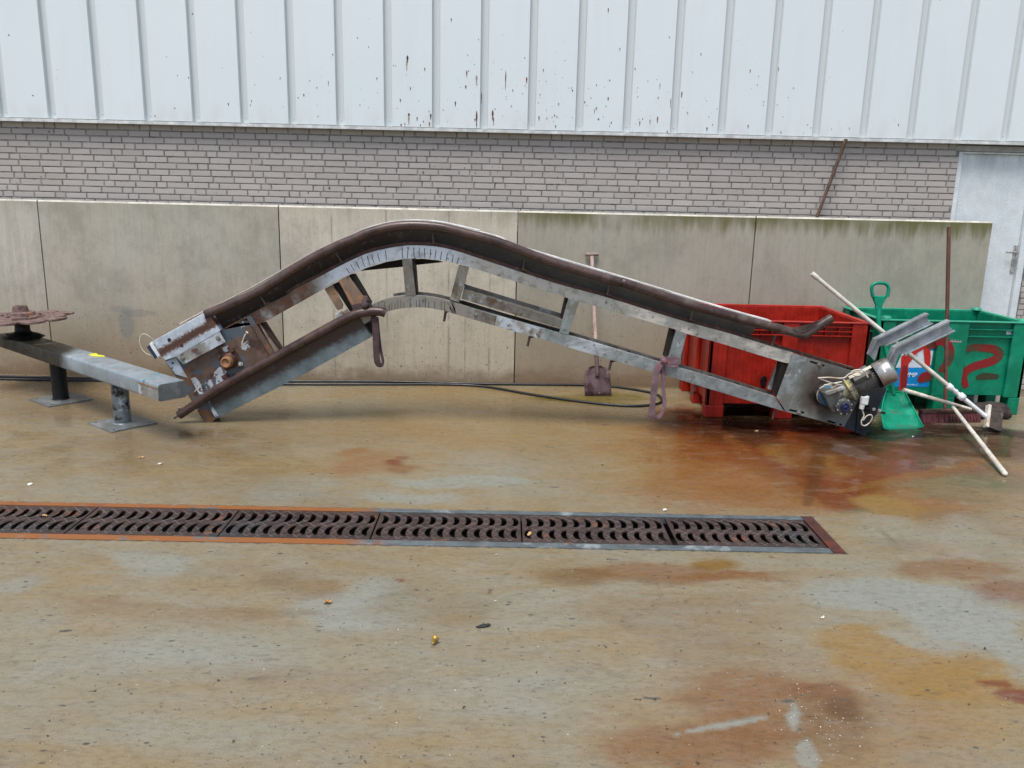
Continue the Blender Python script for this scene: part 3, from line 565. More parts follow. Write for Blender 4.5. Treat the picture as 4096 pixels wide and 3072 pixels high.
mb = MB(); mb.box((-3.2, CY-.006, 2.640), (13.2, CY-.003, 2.668)); mb.box((-3.2, CY-.006, 2.6685), (13.2, VY+.04, 2.6715)); mb.box((-3.2, CY-.003, 2.637), (13.2, CY+.02, 2.640))
mb.build("drip_flashing", M_flash, wh)
mb = MB(); mb.box((-3.2, .18, 2.68), (13.2, .30, 6.02)); mb.box((-3.2, .08, 6.02), (13.2, 8, 6.15)); mb.box((-3.2, 7.8, 0), (13.2, 8, 6.02)); mb.box((-3.2, .44, 0), (-3.0, 7.8, 6.02)); mb.box((13, .44, 0), (13.2, 7.8, 6.02))
mb.build("roof", M_lintel, wh)
# door
mb = MB(); mb.box((9.700, .245, .01), (10.455, .285, 2.545)); door = mb.build("door", M_door, wh, .004)
mb = MB(); mb.box((9.645, .205, 0), (9.698, .30, 2.567)); mb.box((10.457, .205, 0), (10.528, .30, 2.567)); mb.box((9.698, .207, 2.547), (10.457, .30, 2.567)); mb.build("door_frame", M_door, wh, .004)
mb = MB(); mb.box((9.60, .185, 2.570), (10.58, .30, 2.628)); mb.build("lintel", M_lintel, wh, .003)
mb = MB(); mb.box((10.405, .235, 1.30), (10.445, .2445, 1.60)); mb.tube([(10.425, .235, 1.525), (10.425, .185, 1.525), (10.34, .183, 1.528), (10.30, .185, 1.528)], .011, 10); mb.build("door_handle", M_boltz, door, .002)
# splashes thrown up the cladding and bricks
mb = MB(); rng = random.Random(3)
def drop(p, wd, ln, mi, Y=CY-.0015, tilt=0.0):
    vs = []
    for k in range(9):
        t = k/8; ww = wd*(math.sin(math.pi*min(1, t*1.25+.08)) if t < .75 else (1-t)*2.0+.12)*.5
        vs.append((p.x-ww+tilt*t*ln, Y, p.z-t*ln)); vs.append((p.x+ww+tilt*t*ln, Y, p.z-t*ln))
    mb.add(vs, [(2*i, 2*i+1, 2*i+3, 2*i+2) for i in range(8)], mi)
zc = zf(1400, 0, .6329); zd = zf(2700, 0, .6311); za = zf(0, 0, .6329)
tr = [(zc, 363, 350, 9, 50, 0), (zc, 358, 380, 7, 70, 2), (zc, 318, 625, 6, 20, 0), (zc, 372, 715, 9, 30, 0), (zc, 371, 730, 8, 60, 2), (zc, 424, 738, 5, 28, 0), (zc, 510, 718, 7, 40, 0), (zc, 502, 770, 6, 32, 1), (zc, 323, 782, 7, 18, 1), (zc, 347, 775, 4, 24, 1),
      (zc, 738, 445, 6, 45, 1), (zc, 800, 475, 9, 60, 2), (zc, 801, 700, 8, 112, 1), (zc, 985, 447, 5, 125, 1), (zc, 902, 695, 9, 70, 1), (zc, 908, 740, 4, 55, 1), (zc, 1117, 487, 7, 42, 1), (zc, 732, 540, 7, 22, 0), (zc, 666, 640, 6, 35, 0), (zc, 832, 585, 4, 75, 0),
      (zc, 640, 115, 5, 22, 0), (zc, 1222, 435, 4, 22, 0), (zc, 1195, 733, 6, 32, 1), (zc, 1300, 790, 5, 22, 1), (zc, 1633, 50, 5, 32, 1), (zc, 1706, 302, 4, 22, 0), (zc, 1632, 613, 6, 26, 1), (zc, 1545, 690, 3, 32, 1), (zc, 1484, 640, 6, 14, 0), (zc, 1832, 765, 5, 32, 0), (zc, 1945, 735, 6, 45, 1), (zc, 1897, 755, 4, 32, 0),
      (zc, 1960, 525, 3, 42, 0), (zc, 2028, 620, 3, 65, 0), (zc, 2097, 580, 4, 36, 0), (zc, 2005, 825, 5, 20, 1), (zc, 472, 428, 5, 22, 1), (zd, 477, 440, 5, 24, 1), (zd, 657, 425, 3, 30, 0), (zd, 45, 580, 4, 40, 0), (zd, 165, 335, 4, 22, 0), (zd, 203, 805, 6, 28, 0), (zd, 464, 790, 5, 25, 0), (zd, 563, 643, 4, 10, 0),
      (za, 1920, 592, 6, 20, 1), (za, 1958, 505, 3, 14, 0), (za, 2075, 510, 3, 35, 0), (za, 1217, 84, 8, 10, 0), (za, 1105, 680, 6, 10, 0), (za, 55, 218, 8, 8, 0), (za, 207, 600, 7, 8, 0), (za, 2103, 340, 6, 12, 0)]
for f, x, y, wd, ln, mi in tr:
    a = W(f(x, y)[0], CY); c = W(f(x, y+ln)[0], CY); drop(a, wd*.6329/377*1.35, a.z-c.z, mi, CY-.0015-.0002*mi)
for i in range(330):
    x = rng.gauss(5.2, 1.6); z = 2.70+abs(rng.gauss(0, .42))
    xo = (x-R0) % RP
    if xo < .055 or xo > RP-.055 or z > 4.6: continue
    s = rng.random()**3
    drop(Vector((x, 0, z)), .0035+.009*s, .006+.03*s*rng.random()+.008*s, 0 if rng.random() < .78 else 1, CY-.0012, rng.uniform(-.15, .15))
for i in range(90):
    x = rng.uniform(-.3, 9.4); z = rng.uniform(1.9, 2.6); drop(Vector((x, 0, z)), rng.uniform(.004, .009), rng.uniform(.006, .022), 0, BR_Y-.0025)
tag(mb.build("splash_marks", [M_spl, M_spl2, M_spl3], wh), kind='stuff')

# ------------------------------------------------------------------ concrete wall panels
HC = 1.853
labs = ["pale concrete wall panel with whitish streaks behind the rusty sprocket wheel", "concrete wall panel with a blue-grey paint smear, browner towards its foot", "palest concrete wall panel, under the crest of the conveyor",
        "grey concrete wall panel with the wooden-handled shovel leaning on it", "concrete wall panel at the free end by the white door, behind the green bin"]
for i, k in enumerate(range(-1, 4)):
    a, b_ = 2.5*k+.006, 2.5*k+2.494
    if k == 3: b_ = 9.996
    if k == -1: a = -1.6
    mb = MB(); c = .016
    sec = [(0, 0), (0, HC-c), (c, HC), (.10, HC), (.10, 0)]
    vs = [(a, y, z) for y, z in sec]+[(b_, y, z) for y, z in sec]
    mb.add(vs, [(0, 1, 6, 5)]); mb.add(vs, [(1, 2, 7, 6), (2, 3, 8, 7)], 1); mb.add(vs, [(3, 4, 9, 8), (4, 3, 2, 1, 0), (5, 6, 7, 8, 9), (4, 0, 5, 9)])
    t = mb.build("concrete_panel", [M_conc, M_concedge], None); t.data.transform(Matrix.Translation((-a, 0, 0))); t.location = (a, 0, 0)
    bv = t.modifiers.new("bevel", 'BEVEL'); bv.width = .006; bv.segments = 2; bv.limit_method = 'ANGLE'; bv.angle_limit = math.radians(60)
    tag(t, labs[i], "wall panel", "concrete wall panels along the yard")

# ------------------------------------------------------------------ drain
dr = thing("drain_channel", "drain channel frame of steel rails set into the concrete yard", "drain", (3.7, -4.03, 0))
mb = MB(); mb.box((DX0, DY0+.001, -.16), (DX1-.001, DY1-.001, -.15)); mb.box((DX0, DY0+.001, -.15), (DX1-.001, DY0+.03, -.045)); mb.box((DX0, DY1-.03, -.15), (DX1-.001, DY1-.001, -.045)); mb.box((DX1-.03, DY0+.03, -.15), (DX1-.001, DY1-.03, -.045))
mb.build("channel_trough", M_pit, dr)
FY, NY = DY1-.062, DY0+.072
mb = MB(); mb.box((DX0, FY+.004, -.044), (6.855, DY1-.0015, .004)); mb.box((DX0, FY, -.044), (6.855, FY+.0035, .007)); mb.build("channel_rail", M_rail, dr, .002)
mb = MB(); mb.box((DX0, DY0+.0015, -.044), (6.855, NY-.004, .004)); mb.build("channel_rail", M_rail, dr, .002)
mb = MB(); mb.box((6.858, DY0+.0015, -.044), (DX1-.0015, DY1-.0015, .005))
for yy in (-4.25, -4.05, -3.85): mb.lathe([(0, .009), (.004, .007)], (6.905, yy, .005), (0, 0, 1), 8)
mb.build("channel_end_plate", M_endrust, dr, .002)
GL, GW0, GW1 = .907, NY, FY-.003
def grate_proto():
    x0, x1 = .004, GL-.004; y0, y1 = GW0-DY0, GW1-DY0; pitch = (x1-x0)/12
    holes = []; mid = (y0+y1)/2; H = (y1-y0)/2-.028
    for row in (0, 1):
        yc = mid+(.093 if row else -.093); sg = 1 if row else -1
        for k in range(12):
            xc = x0+pitch*(k+.5)+(.004 if row else -.004); R = .15; hl = .068; th = .0165; out = []; inn = []
            amax = math.asin(hl/R)
            for j in range(9):
                t = -1+2*j/8; a = amax*t; wv = th*(1-abs(t)**4*.5)
                bx = R*(math.cos(a)-math.cos(amax*.6))
                out.append(Vector((xc+sg*(bx)+wv, yc+R*math.sin(a), 0))); inn.append(Vector((xc+sg*(bx)-wv, yc+R*math.sin(a), 0)))
            holes.append(out+inn[::-1])
    mb = MB(); mb.prism([(x0, y0, 0), (x1, y0, 0), (x1, y1, 0), (x0, y1, 0)], (0, 0, -.007), 0, holes)
    # raised diamond tread, kept clear of the slots
    def inhole(x, y):
        for h in holes:
            c = sum(h, Vector())/len(h)
            if abs(y-c.y) < .085 and abs(x-c.x) < .05:
                n = 0
                for i in range(len(h)):
                    a, b_ = h[i], h[(i+1) % len(h)]
                    if (a.y > y) != (b_.y > y) and x < (b_.x-a.x)*(y-a.y)/(b_.y-a.y)+a.x: n += 1
                if n % 2: return True
        return False
    for s in (1, -1):
        for k in range(-9, 34):
            xs = k*pitch; run = None; N = 90
            pts = [(xs+s*(i/N)*(y1-y0)*.9 if s > 0 else xs+.4-(i/N)*(y1-y0)*.9, y0+.012+(i/N)*(y1-y0-.024)) for i in range(N+1)]
            seg = []
            for p in pts+[None]:
                ok = p is not None and x0+.004 < p[0] < x1-.004 and not inhole(p[0]-.004, p[1]) and not inhole(p[0]+.004, p[1])
                if ok: seg.append(p)
                else:
                    if len(seg) > 5: mb.ribbon([(seg[0][0], seg[0][1], .0005), (seg[-1][0], seg[-1][1], .0005)], (s, -1, 0), .0045, .004, 1)
                    seg = []
    for xx in (.25*GL, .75*GL):
        mb.box((xx-.03, y0-.001, -.0065), (xx+.03, y0+.004, .002), 1)
    return mb
o = grate_proto().build("drain_grate", [M_grate, M_ridge]); proto_grate = o
gl = ["drain grate at the rusty square end of the channel, right of the wide gap", "drain grate left of the wide dark gap, a tan leaf in its first slot", "drain grate between the tan leaf's grate and the one where rails turn orange",
      "drain grate where the orange rusted rails turn to grey steel", "drain grate wholly between orange rusted rails, second from the left edge of the photo", "drain grate cut by the left edge of the photo, farthest from the end plate"]
gx = [5.944, 5.013, 4.104, 3.195, 2.287, 1.378]
for i, x in enumerate(gx):
    g = proto_grate if i == 0 else proto_grate.copy()
    if i: COL.objects.link(g)
    g.location = (x, DY0, .002); tag(g, gl[i], "drain grate", "cast drain grates in the channel")

# ------------------------------------------------------------------ conveyor
YN, YF = -1.77, -1.61
DEP = (0, YF-YN, 0)
cv = thing("conveyor", "long humped steel conveyor frame resting on the concrete yard, rusty at its left end", "conveyor", (5.2, -1.70, 0))
pipe_px = z2(905, 297, 945, 275, 1450, 58)+z3(320, 475, 620, 326, 768, 262, 912, 200, 1108, 147, 1252, 129, 1400, 126, 1548, 136, 1692, 158, 1890, 209, 2200, 292)+z4(1000, 243, 1600, 420)+z5(0, 182, 600, 378)+zp(1000, 245, 1200, 295)
pp = smoothpath(PL(pipe_px, -1.80), 6)
mb = MB(); mb.tube(pp+PL(zp(1440, 357), -1.80)+PL(zp(1478, 362, 1500, 350), -1.80)+PL(zp(1762, 185), -1.80), .0385, 18)
mb.build("guide_rail", M_pipe, cv)
mb = MB(); mb.prism(PL(zp(1350, 292, 1520, 258, 1610, 212, 1625, 232, 1500, 325, 1420, 345), -1.845), (0, .006, 0), 0, [PL(circ(zp(1572, 238)[0], 4), -1.845)])
mb.build("rail_gusset", M_pipe, cv, .002)
beam_top = z2(1050, 475, 1390, 290, 1780, 85)+z3(200, 750, 400, 650, 600, 545, 750, 470, 900, 405, 1050, 365, 1250, 330, 1400, 325, 1550, 332, 1700, 358, 1850, 400, 2000, 450, 2212, 520)+z4(1000, 435, 1500, 572, 2133, 770)+z5(900, 622, 1300, 745, 1490, 800)
beam_bot = z2(1400, 410, 1480, 405)+z3(0, 1018, 250, 880, 480, 748, 600, 675, 750, 603, 900, 540, 1100, 482, 1250, 457, 1400, 450, 1550, 458, 1700, 480, 1850, 518, 2000, 562, 2212, 632)+z4(1100, 570, 1210, 602, 1700, 745, 2133, 872)+z5(550, 632, 900, 732, 1350, 870, 1460, 895)
bt = smoothpath(PL(beam_top, YN), 5); bb = smoothpath(PL(beam_bot, YN), 5)
# dark trough side between rail and beam
i0 = 2
tt = [Vector((p.x, -1.72, p.z)) for p in smoothpath(PL(pipe_px[:-2]+zp(1030, 262), -1.80), 5)]
tb = [Vector((p.x, -1.72, p.z-.055)) for p in bt if p.x < tt[-1].x-.06]
mb = MB(); mb.strip(tt, tb, (0, .012, 0), 0, 120); mb.build("trough_side", M_trough, cv)
mb = MB(); mb.strip([p+Vector((0, .10, 0)) for p in tt], [p+Vector((0, .10, 0)) for p in tb], (0, .008, 0), 0, 120); mb.build("trough_side", M_trough, cv)
mb = MB(); mb.ribbon(resample([p+Vector((0, .055, .02)) for p in tb], 100), (0, 1, 0), .10, .012); mb.build("trough_floor", M_dark, cv)
# white strips lying along the top
def topstrip(px, Y, wdt, name, dz=.0):
    P = [W(p, Y)+Vector((0, 0, dz)) for p in px]; P = smoothpath(P, 5)
    mb = MB(); mb.ribbon([p+Vector((0, wdt/2, 0)) for p in P], (0, 1, 0), wdt, .012); return mb.build(name, M_wear, cv, .002)
topstrip(z2(605, 402, 900, 248, 1410, -5)+z3(300, 430, 600, 283, 750, 220, 900, 155, 1100, 100, 1250, 82, 1400, 78, 1550, 87, 1700, 110, 1880, 150, 2010, 180), -1.735, .11, "wear_strip")
topstrip(z3(1950, 176, 2212, 248)+z4(600, 68, 1000, 190, 1600, 368, 2100, 520)+z5(300, 232, 600, 324, 1000, 442, 1295, 522), -1.735, .11, "wear_strip")
mb = MB(); mb.strip([p+Vector((0, 0, 0)) for p in bt], bb, DEP, 0, 130)
# weld seams of the bent part
for x0, y0, x1_, y1 in ((700, 545, 735, 600), (745, 510, 780, 570), (795, 480, 830, 550), (850, 440, 885, 535), (905, 425, 930, 510), (950, 415, 975, 500), (1010, 395, 1030, 480), (1085, 370, 1095, 465), (1255, 345, 1253, 450), (1310, 340, 1302, 448), (1365, 345, 1370, 440), (1420, 345, 1420, 440), (1470, 350, 1472, 445), (1530, 360, 1522, 450), (1585, 372, 1572, 460), (1640, 385, 1625, 470), (1695, 405, 1680, 480), (1750, 415, 1738, 492), (1810, 440, 1785, 505)):
    a, c = PL(z3(x0, y0, x1_, y1), YN); mb.tube([a+Vector((0, -.0005, 0)), (a+c)/2+Vector((random.uniform(-.004, .004), -.0015, 0)), c], .0028, 6, 1)
mb.build("upper_beam", [M_beam, M_dark], cv, .003)
# thin guide edge proud above the beam
mb = MB(); ee = [p for p in bt if p.x > 3.0]+PL(z5(2040, 968), YN)
mb.ribbon(resample([p+Vector((0, .030, .016)) for p in ee], 90), (0, 1, 0), .02, .026); mb.build("chain_guide", M_drust, cv)
mb = MB(); ee = [p for p in bt if p.x > 6.2]+PL(z5(2060, 970), YN)
mb.ribbon(resample([p+Vector((0, .115, .014)) for p in ee], 50), (0, 1, 0), .05, .012); mb.build("chain_guide", M_postr, cv)
# lower beam
lb_top = z3(800, 1035, 945, 912, 1040, 868, 1150, 835, 1300, 816, 1450, 820, 1600, 842, 1750, 880)+z4(0, 600, 240, 680, 440, 737, 870, 857, 1120, 927, 1500, 1037, 2000, 1187)+z5(470, 930, 900, 1057, 1335, 1192)
lb_bot = z3(880, 1100, 1000, 1020, 1105, 975, 1200, 950, 1300, 938, 1450, 933, 1600, 953, 1750, 990)+z4(0, 712, 220, 777, 420, 835, 640, 895, 850, 958, 1300, 1095, 1930, 1277, 2133, 1335)+z5(700, 1105, 1050, 1210, 1410, 1318)
lt = smoothpath(PL(lb_top, YN), 5); lo = smoothpath(PL(lb_bot, YN), 5)
mb = MB(); mb.strip(lt, lo, (0, .055, 0), 0, 110)
for x in (1030, 1075, 1115, 1150, 1185, 1215, 1245, 1285, 1325, 1380, 1420, 1470, 1520, 1570, 1620, 1660):
    i = min(range(len(lt)), key=lambda q: abs(lt[q].x-W(z3(x, 880)[0], YN).x)); a = lt[i]; c = min(lo, key=lambda q: abs(q.x-a.x)+0*q.z)
    a = a+Vector((0, -.0008, -.01)); c = Vector((a.x+random.uniform(-.004, .004), YN-.0008, c.z)); e = random.uniform(.5, 1); mb.tube([c, c.lerp(a, e*.5), c.lerp(a, e)], .0022, 5, 1)
mb.build("lower_beam", [M_beam2, M_dark], cv, .003)
ll = [p for p in lt if p.x > 3.9]
mb = MB(); mb.ribbon(resample([p+Vector((0, .105, -.028)) for p in ll], 80), (0, 1, 0), .10, .01); mb.build("return_floor", M_drust, cv)
mb = MB(); mb.ribbon(resample([p+Vector((0, .135, -.012)) for p in ll], 80), (0, 1, 0), .02, .055); mb.build("return_rail", M_post, cv)
for q in (z5(30, 795), z5(260, 862), z5(620, 966), z5(745, 1002), z5(985, 1070), z5(1110, 1108), z4(1290, 965), z4(1560, 1040), z4(1680, 1080)):
    p = W(q[0], YN+.06); mb = MB(); mb.lathe([(0, .034), (.02, .034), (.02, .012), (.03, .012)], p+Vector((0, 0, -.022)), (0, 1, 0), 14); mb.build("chain_roller", M_drust, cv)
# splice plates on the lower beam
for pts, bl, hol in ((z4(240, 682, 442, 742, 420, 834, 216, 776), [(247, 733)], [(320, 755)]), (z4(446, 743, 872, 858, 850, 958, 424, 836), [(767, 885), (830, 912)], [])):
    mb = MB(); mb.prism(PL(pts, YN-.007), (0, .0068, 0), 0, [PL(circ(z4(*h)[0], 6), YN-.007) for h in hol])
    for q in bl: bolt(mb, W(z4(*q)[0], YN-.007), .011, .010, 1)
    mb.build("splice_plate", [M_cover2 if not hol else M_post, M_boltd], cv, .0015)
mb = MB(); mb.prism(PL(z3(690, 640, 760, 607, 900, 545, 1100, 485, 1250, 460, 1450, 455, 1600, 470, 1660, 487, 1375, 518, 1250, 535, 832, 575), -1.60), (0, .006, 0)); mb.build("underside_pan", M_dark, cv)
# posts
def post(px, Y, d, m, name="post", bv=.004):
    mb = MB(); mb.prism(PL(px, Y), (0, d, 0)); return mb.build(name, m, cv, bv)
post(z3(1250, 457, 1345, 450, 1385, 815, 1283, 823), YN-.003, .07, M_post)
post(z3(1345, 462, 1372, 462, 1398, 812, 1380, 814), YN+.02, .13, M_dark)
post(z3(1805, 522, 1905, 546, 1808, 886, 1718, 856), YN-.003, .08, M_post)
post(z4(1122, 578, 1226, 606, 1122, 926, 1036, 902), YN-.003, .03, M_postr)
post(z4(1095, 570, 1130, 580, 1075, 790, 1050, 775), YN+.03, .13, M_dark)
post(z5(452, 606, 546, 632, 468, 935, 368, 900), YN-.003, .03, M_postr)
post(z5(412, 595, 462, 610, 392, 850, 355, 842), YN+.03, .13, M_dark)
post(zr(1895, 408, 2045, 452, 1830, 1012, 1770, 975), YN+.012, .10, M_dark)
post(zr(1858, 400, 1905, 412, 1752, 895, 1662, 885), YN+.10, .05, M_postr)
# middle channel between the third and fourth post
mb = MB(); mb.prism(PL(z4(128, 492, 1082, 782, 1058, 862, 108, 582), YN+.01), (0, .006, 0)); f1 = PL(z4(128, 492, 1082, 782), YN+.0162)
mb.prism([f1[0], f1[1], f1[1]+Vector((0, .11, .004)), f1[0]+Vector((0, .11, .004))], (0, 0, -.006)); mb.prism([p+Vector((0, .111, -.06)) for p in f1]+[f1[1]+Vector((0, .111, .035)), f1[0]+Vector((0, .111, .035))], (0, .006, 0))
mb.build("cross_channel", M_post, cv, .002)
post(z4(112, 600, 1040, 892, 1020, 880, 112, 612), YN+.04, .05, M_dark, "return_guide")
# bunch of plates that close the bend on the left
post(z3(486, 752, 568, 708, 668, 905, 660, 950, 612, 962), YN+.03, .02, M_copper)
post(z3(566, 708, 622, 682, 765, 965, 742, 985), YN+.055, .06, M_dark)
post(z3(622, 668, 722, 617, 935, 915, 760, 925), YN-.003, .008, M_copper)
post(z3(724, 617, 772, 612, 940, 900, 872, 880), YN+.03, .12, M_dark)
mb = MB(); mb.prism(PL(z3(590, 1000, 650, 970, 685, 1015, 605, 1055), YN-.02), (0, .05, 0)); mb.build("clamp_block", M_cover2, cv, .003)
mb = MB(); mb.prism(PL(z3(660, 985, 700, 950, 725, 985, 690, 1005), YN-.03), (0, .04, 0)); mb.build("clamp_block", M_copper, cv, .003)
mb = MB(); mb.prism(PL(z3(838, 1052, 900, 990, 985, 1010, 975, 1100, 948, 1225, 870, 1100), YN+.07), (0, .05, 0)); mb.build("trough_end", M_dark, cv, .003)
# brackets (pegs) along the trough and under the lower beam
def peg(f, a, b_, Y, sg=1):
    p, q = W(f(*a)[0], Y), W(f(*b_)[0], Y); mb = MB(); mb.tube([p, q], .0115, 10)
    e = (q-p).normalized(); s = Vector((e.z, 0, -e.x))
    mb.prism([q, q+s*(-.055*sg)+e*.004, q-e*.022], (0, .006, 0)); mb.build("rail_bracket", M_pipe, cv)
for f, a, b_ in ((z2, (1490, 82), (1562, 195)), (z3, (603, 402), (664, 500)), (z3, (1551, 205), (1560, 312)), (z4, (712, 205), (692, 310)), (z4, (1517, 448), (1490, 545)), (z5, (603, 420), (578, 512)), (z5, (1330, 645), (1296, 735))): peg(f, a, b_, -1.765)
for f, a, b_ in ((z3, (1662, 1070), (1680, 965)), (z4, (735, 1030), (757, 935)), (z4, (1508, 1258), (1530, 1165)), (z5, (592, 1165), (622, 1085)), (z5, (1305, 1385), (1322, 1310))): peg(f, a, b_, -1.74, -1)
# left (tail) end
mb = MB()
out = PL(z2(440, 808, 1050, 478, 1345, 335, 1600, 762, 1500, 860, 1000, 1140, 975, 1400, 1000, 1460, 930, 1512, 872, 1485, 720, 1232), YN+.0)
mb.prism(out, (0, .16, 0), 0, []); mb.build("tail_side_plate", M_side, cv, .004)
mb = MB(); mb.prism(PL(z2(310, 592, 908, 262, 1052, 480, 562, 768, 440, 808, 388, 740), YN-.045), (0, .20, 0)); co = mb.build("tail_cover", M_cover, cv, .005)
for q, r in (((490, 580), 7), ((626, 642), 8)):
    mb = MB(); mb.lathe([(0, .016), (.001, .016)], W(z2(*q)[0], YN-.0455), (0, -1, 0), 14); mb.build("bolt_hole", M_hole if r == 7 else M_drust, co)
mb = MB(); mb.prism(PL(z2(560, 770, 1046, 488, 1112, 602, 648, 852), YN-.052), (0, .006, 0))
for q in ((640, 785), (1030, 562)): bolt(mb, W(z2(*q)[0], YN-.052), .014, .012, 1)
mb.build("tail_strip", [M_cover2, M_boltd], cv, .002)
mb = MB(); mb.prism(PL(z2(450, 818, 560, 770, 690, 1000, 560, 960), YN-.006), (0, .0055, 0), 0, [PL(circ(z2(527, 835)[0], 5), YN-.006), PL(circ(z2(520, 893)[0], 4), YN-.006)]); mb.build("corner_tab", M_cover, cv, .0015)
mb = MB(); mb.prism(PL(z2(1385, 300, 1435, 275, 1490, 380, 1740, 655, 1720, 690, 1620, 745, 1605, 740), YN+.03), (0, .012, 0)); mb.build("tail_flange", M_lotr, cv, .002)
mb = MB(); mb.prism(PL(z2(1345, 338, 1392, 312, 1655, 735, 1605, 762), YN-.016), (0, .05, 0)); mb.build("tail_flange", M_side, cv, .003)
mb = MB(); mb.prism(PL(z2(1440, 320, 1480, 395, 1700, 700, 1660, 730), YN-.004), (0, .02, 0)); mb.build("tail_flange", M_copper, cv, .003)
mb = MB(); mb.prism(PL(z2(1480, 400, 1560, 375, 1745, 660, 1700, 700), YN+.05), (0, .006, 0)); mb.build("tail_flange", M_lotr, cv, .002)
# bearing with bolts
bc = W(z2(1168, 800)[0], YN)
mb = MB(); mb.prism(PL(z2(1022, 760, 1060, 745, 1170, 685, 1200, 680, 1305, 855, 1290, 880, 1140, 905, 1100, 880), YN-.022), (0, .0215, 0))
mb.lathe([(0, .068), (.02, .062), (.035, .05)], bc+Vector((0, -.022, 0)), (0, -1, 0), 24)
be = mb.build("bearing", M_drust, cv, .004)
mb = MB(); mb.lathe([(0, .05), (.045, .049), (.06, .044), (.062, .034), (.052, .032), (.05, .001)], bc+Vector((-.004, -.05, -.004)), (-.1, -1, 0), 24); mb.build("bearing_hub", M_hub, be)
for q, m in (((1190, 690), M_drust), ((1045, 765), M_drust), ((1280, 845), M_boltz), ((1120, 895), M_drust)):
    mb = MB(); bolt(mb, W(z2(*q)[0], YN-.024), .015, .022); mb.build("bearing_bolt", m, be)
mb = MB(); mb.prism(PL(z2(1060, 985, 1115, 950, 1148, 995, 1100, 1022), YN-.03), (0, .028, 0)); mb.build("stop_block", M_drust, cv, .003)
mb = MB(); mb.prism(PL(z2(985, 940, 1040, 880, 1130, 905, 1150, 950, 1060, 985, 1095, 1040, 1010, 1085, 970, 1010), YN-.003), (0, .0028, 0)); mb.build("paint_patch", M_paint, cv)
mb = MB(); mb.prism(PL(z2(725, 1010, 775, 990, 830, 1050, 875, 1180, 820, 1180), YN-.003), (0, .0028, 0)); mb.build("paint_patch", M_paint, cv)
mb = MB(); mb.tube(smoothpath(PL(z2(1350, 500, 1325, 530, 1300, 600, 1293, 635), YN-.02), 4), .006, 6); mb.tube(PL(z2(1336, 490, 1362, 505), YN-.022), .010, 6); mb.build("hanging_root", M_cable, cv)
# lower trough and rail
lp = smoothpath(PL(z2(600, 1410, 1100, 1078, 1500, 858), -1.815)+PL(z3(300, 1255, 560, 1112, 700, 1040, 820, 992, 950, 972, 1040, 975, 1088, 990), -1.815), 6)
mb = MB(); mb.tube(lp, .039, 18); lr = mb.build("lower_guide_rail", M_pipe, cv)
mb = MB(); a = PL(z2(610, 1405, 540, 1445), -1.815); mb.tube(a, .010, 8); mb.lathe([(0, .012), (.03, .012)], W(z2(612, 1362)[0], -1.815), (-.3, -.3, 1), 6); mb.build("rail_pin", M_boltd, lr)
mb = MB(); tp = PL(z2(880, 1235, 1797, 730)+z3(560, 1130, 838, 1040), YN-.012)
mb.prism(PL(z2(866, 1205), YN-.012)+PL(z3(815, 1005, 945, 1226), YN-.012)+PL(z3(270, 1598), YN-.012)+PL(z2(1003, 1452, 895, 1262), YN-.012), (0, .20, 0)); mb.build("lower_trough", M_lotr, cv, .005)
mb = MB(); mb.prism(PL(z2(905, 1265, 930, 1250, 1040, 1430, 1003, 1452), YN-.015), (0, .0025, 0)); mb.build("paint_patch", M_paint, cv)
# sensor box with its wire
mb = MB(); mb.prism(PL(z2(268, 622, 298, 614, 392, 755, 350, 782), YN-.03), (0, .07, 0)); sb = mb.build("sensor_box", M_white, cv, .003)
mb = MB(); mb.prism(PL(z2(238, 658, 268, 636, 358, 768, 332, 792), YN-.033), (0, .074, 0)); mb.build("sensor_face", M_navyb, sb, .003)
mb = MB(); mb.lathe([(0, .017), (.03, .017), (.036, .012)], W(z2(292, 602)[0], YN-.01), (.5, 0, -.85), 10); mb.build("sensor_gland", M_white, sb)
mb = MB(); mb.tube(smoothpath(PL(z2(315, 578, 262, 535, 215, 513, 175, 530, 160, 580, 168, 630, 195, 690, 245, 735, 300, 752), YN-.01), 5), .0035, 6); mb.build("sensor_wire", M_cable, sb)

# right (drive) end
mb = MB()
slots = [capsule(z7(530, 358)[0], z7(722, 418)[0], 4.2), capsule(z7(222, 1072)[0], z7(418, 1112)[0], 4.2), capsule(z7(785, 1235)[0], z7(975, 1287)[0], 4.2)]
mb.prism(PL(z5(1480, 802, 2040, 966), YN-.012)+PL(z7(1190, 470, 1480, 575, 1240, 900, 1020, 1322)+z5(1412, 1318), YN-.012), (0, .011, 0), 0, [PL(s, YN-.012) for s in slots]); dp = mb.build("drive_plate", M_dplate, cv, .0015)
mb = MB(); mb.prism(PL(z5(1482, 803, 1612, 840, 1425, 1318, 1340, 1192), YN-.0155), (0, .003, 0)); mb.build("overlap_plate", M_postr, cv, .001)
for q in ((652, 402), (350, 1108), (915, 1275)):
    mb = MB(); bolt(mb, W(z7(*q)[0], YN-.013), .014, .014); mb.build("plate_bolt", M_boltd, dp)
mb = MB(); mb.prism(PL(z7(260, 260, 1190, 470, 1650, 765, 1345, 1450, 1195, 1408, 1015, 1318, 140, 1080), YN+.02), (0, .13, 0)); mb.build("drive_box", M_dark, cv, .004)
mb = MB(); mb.prism(PL(z7(1080, 1130, 1240, 890, 1560, 640, 1648, 770, 1340, 1457, 1200, 1412, 1020, 1322), YN-.003), (0, .01, 0)); bolt(mb, W(z7(1275, 1345)[0], YN-.003), .010, .008); mb.build("end_plate", M_navy, cv, .002)
mb = MB(); mb.prism(PL(z7(1235, 900, 1262, 905, 1225, 1415, 1195, 1408), YN-.02), (0, .017, 0)); mb.build("end_plate_fold", M_navy, cv, .002)
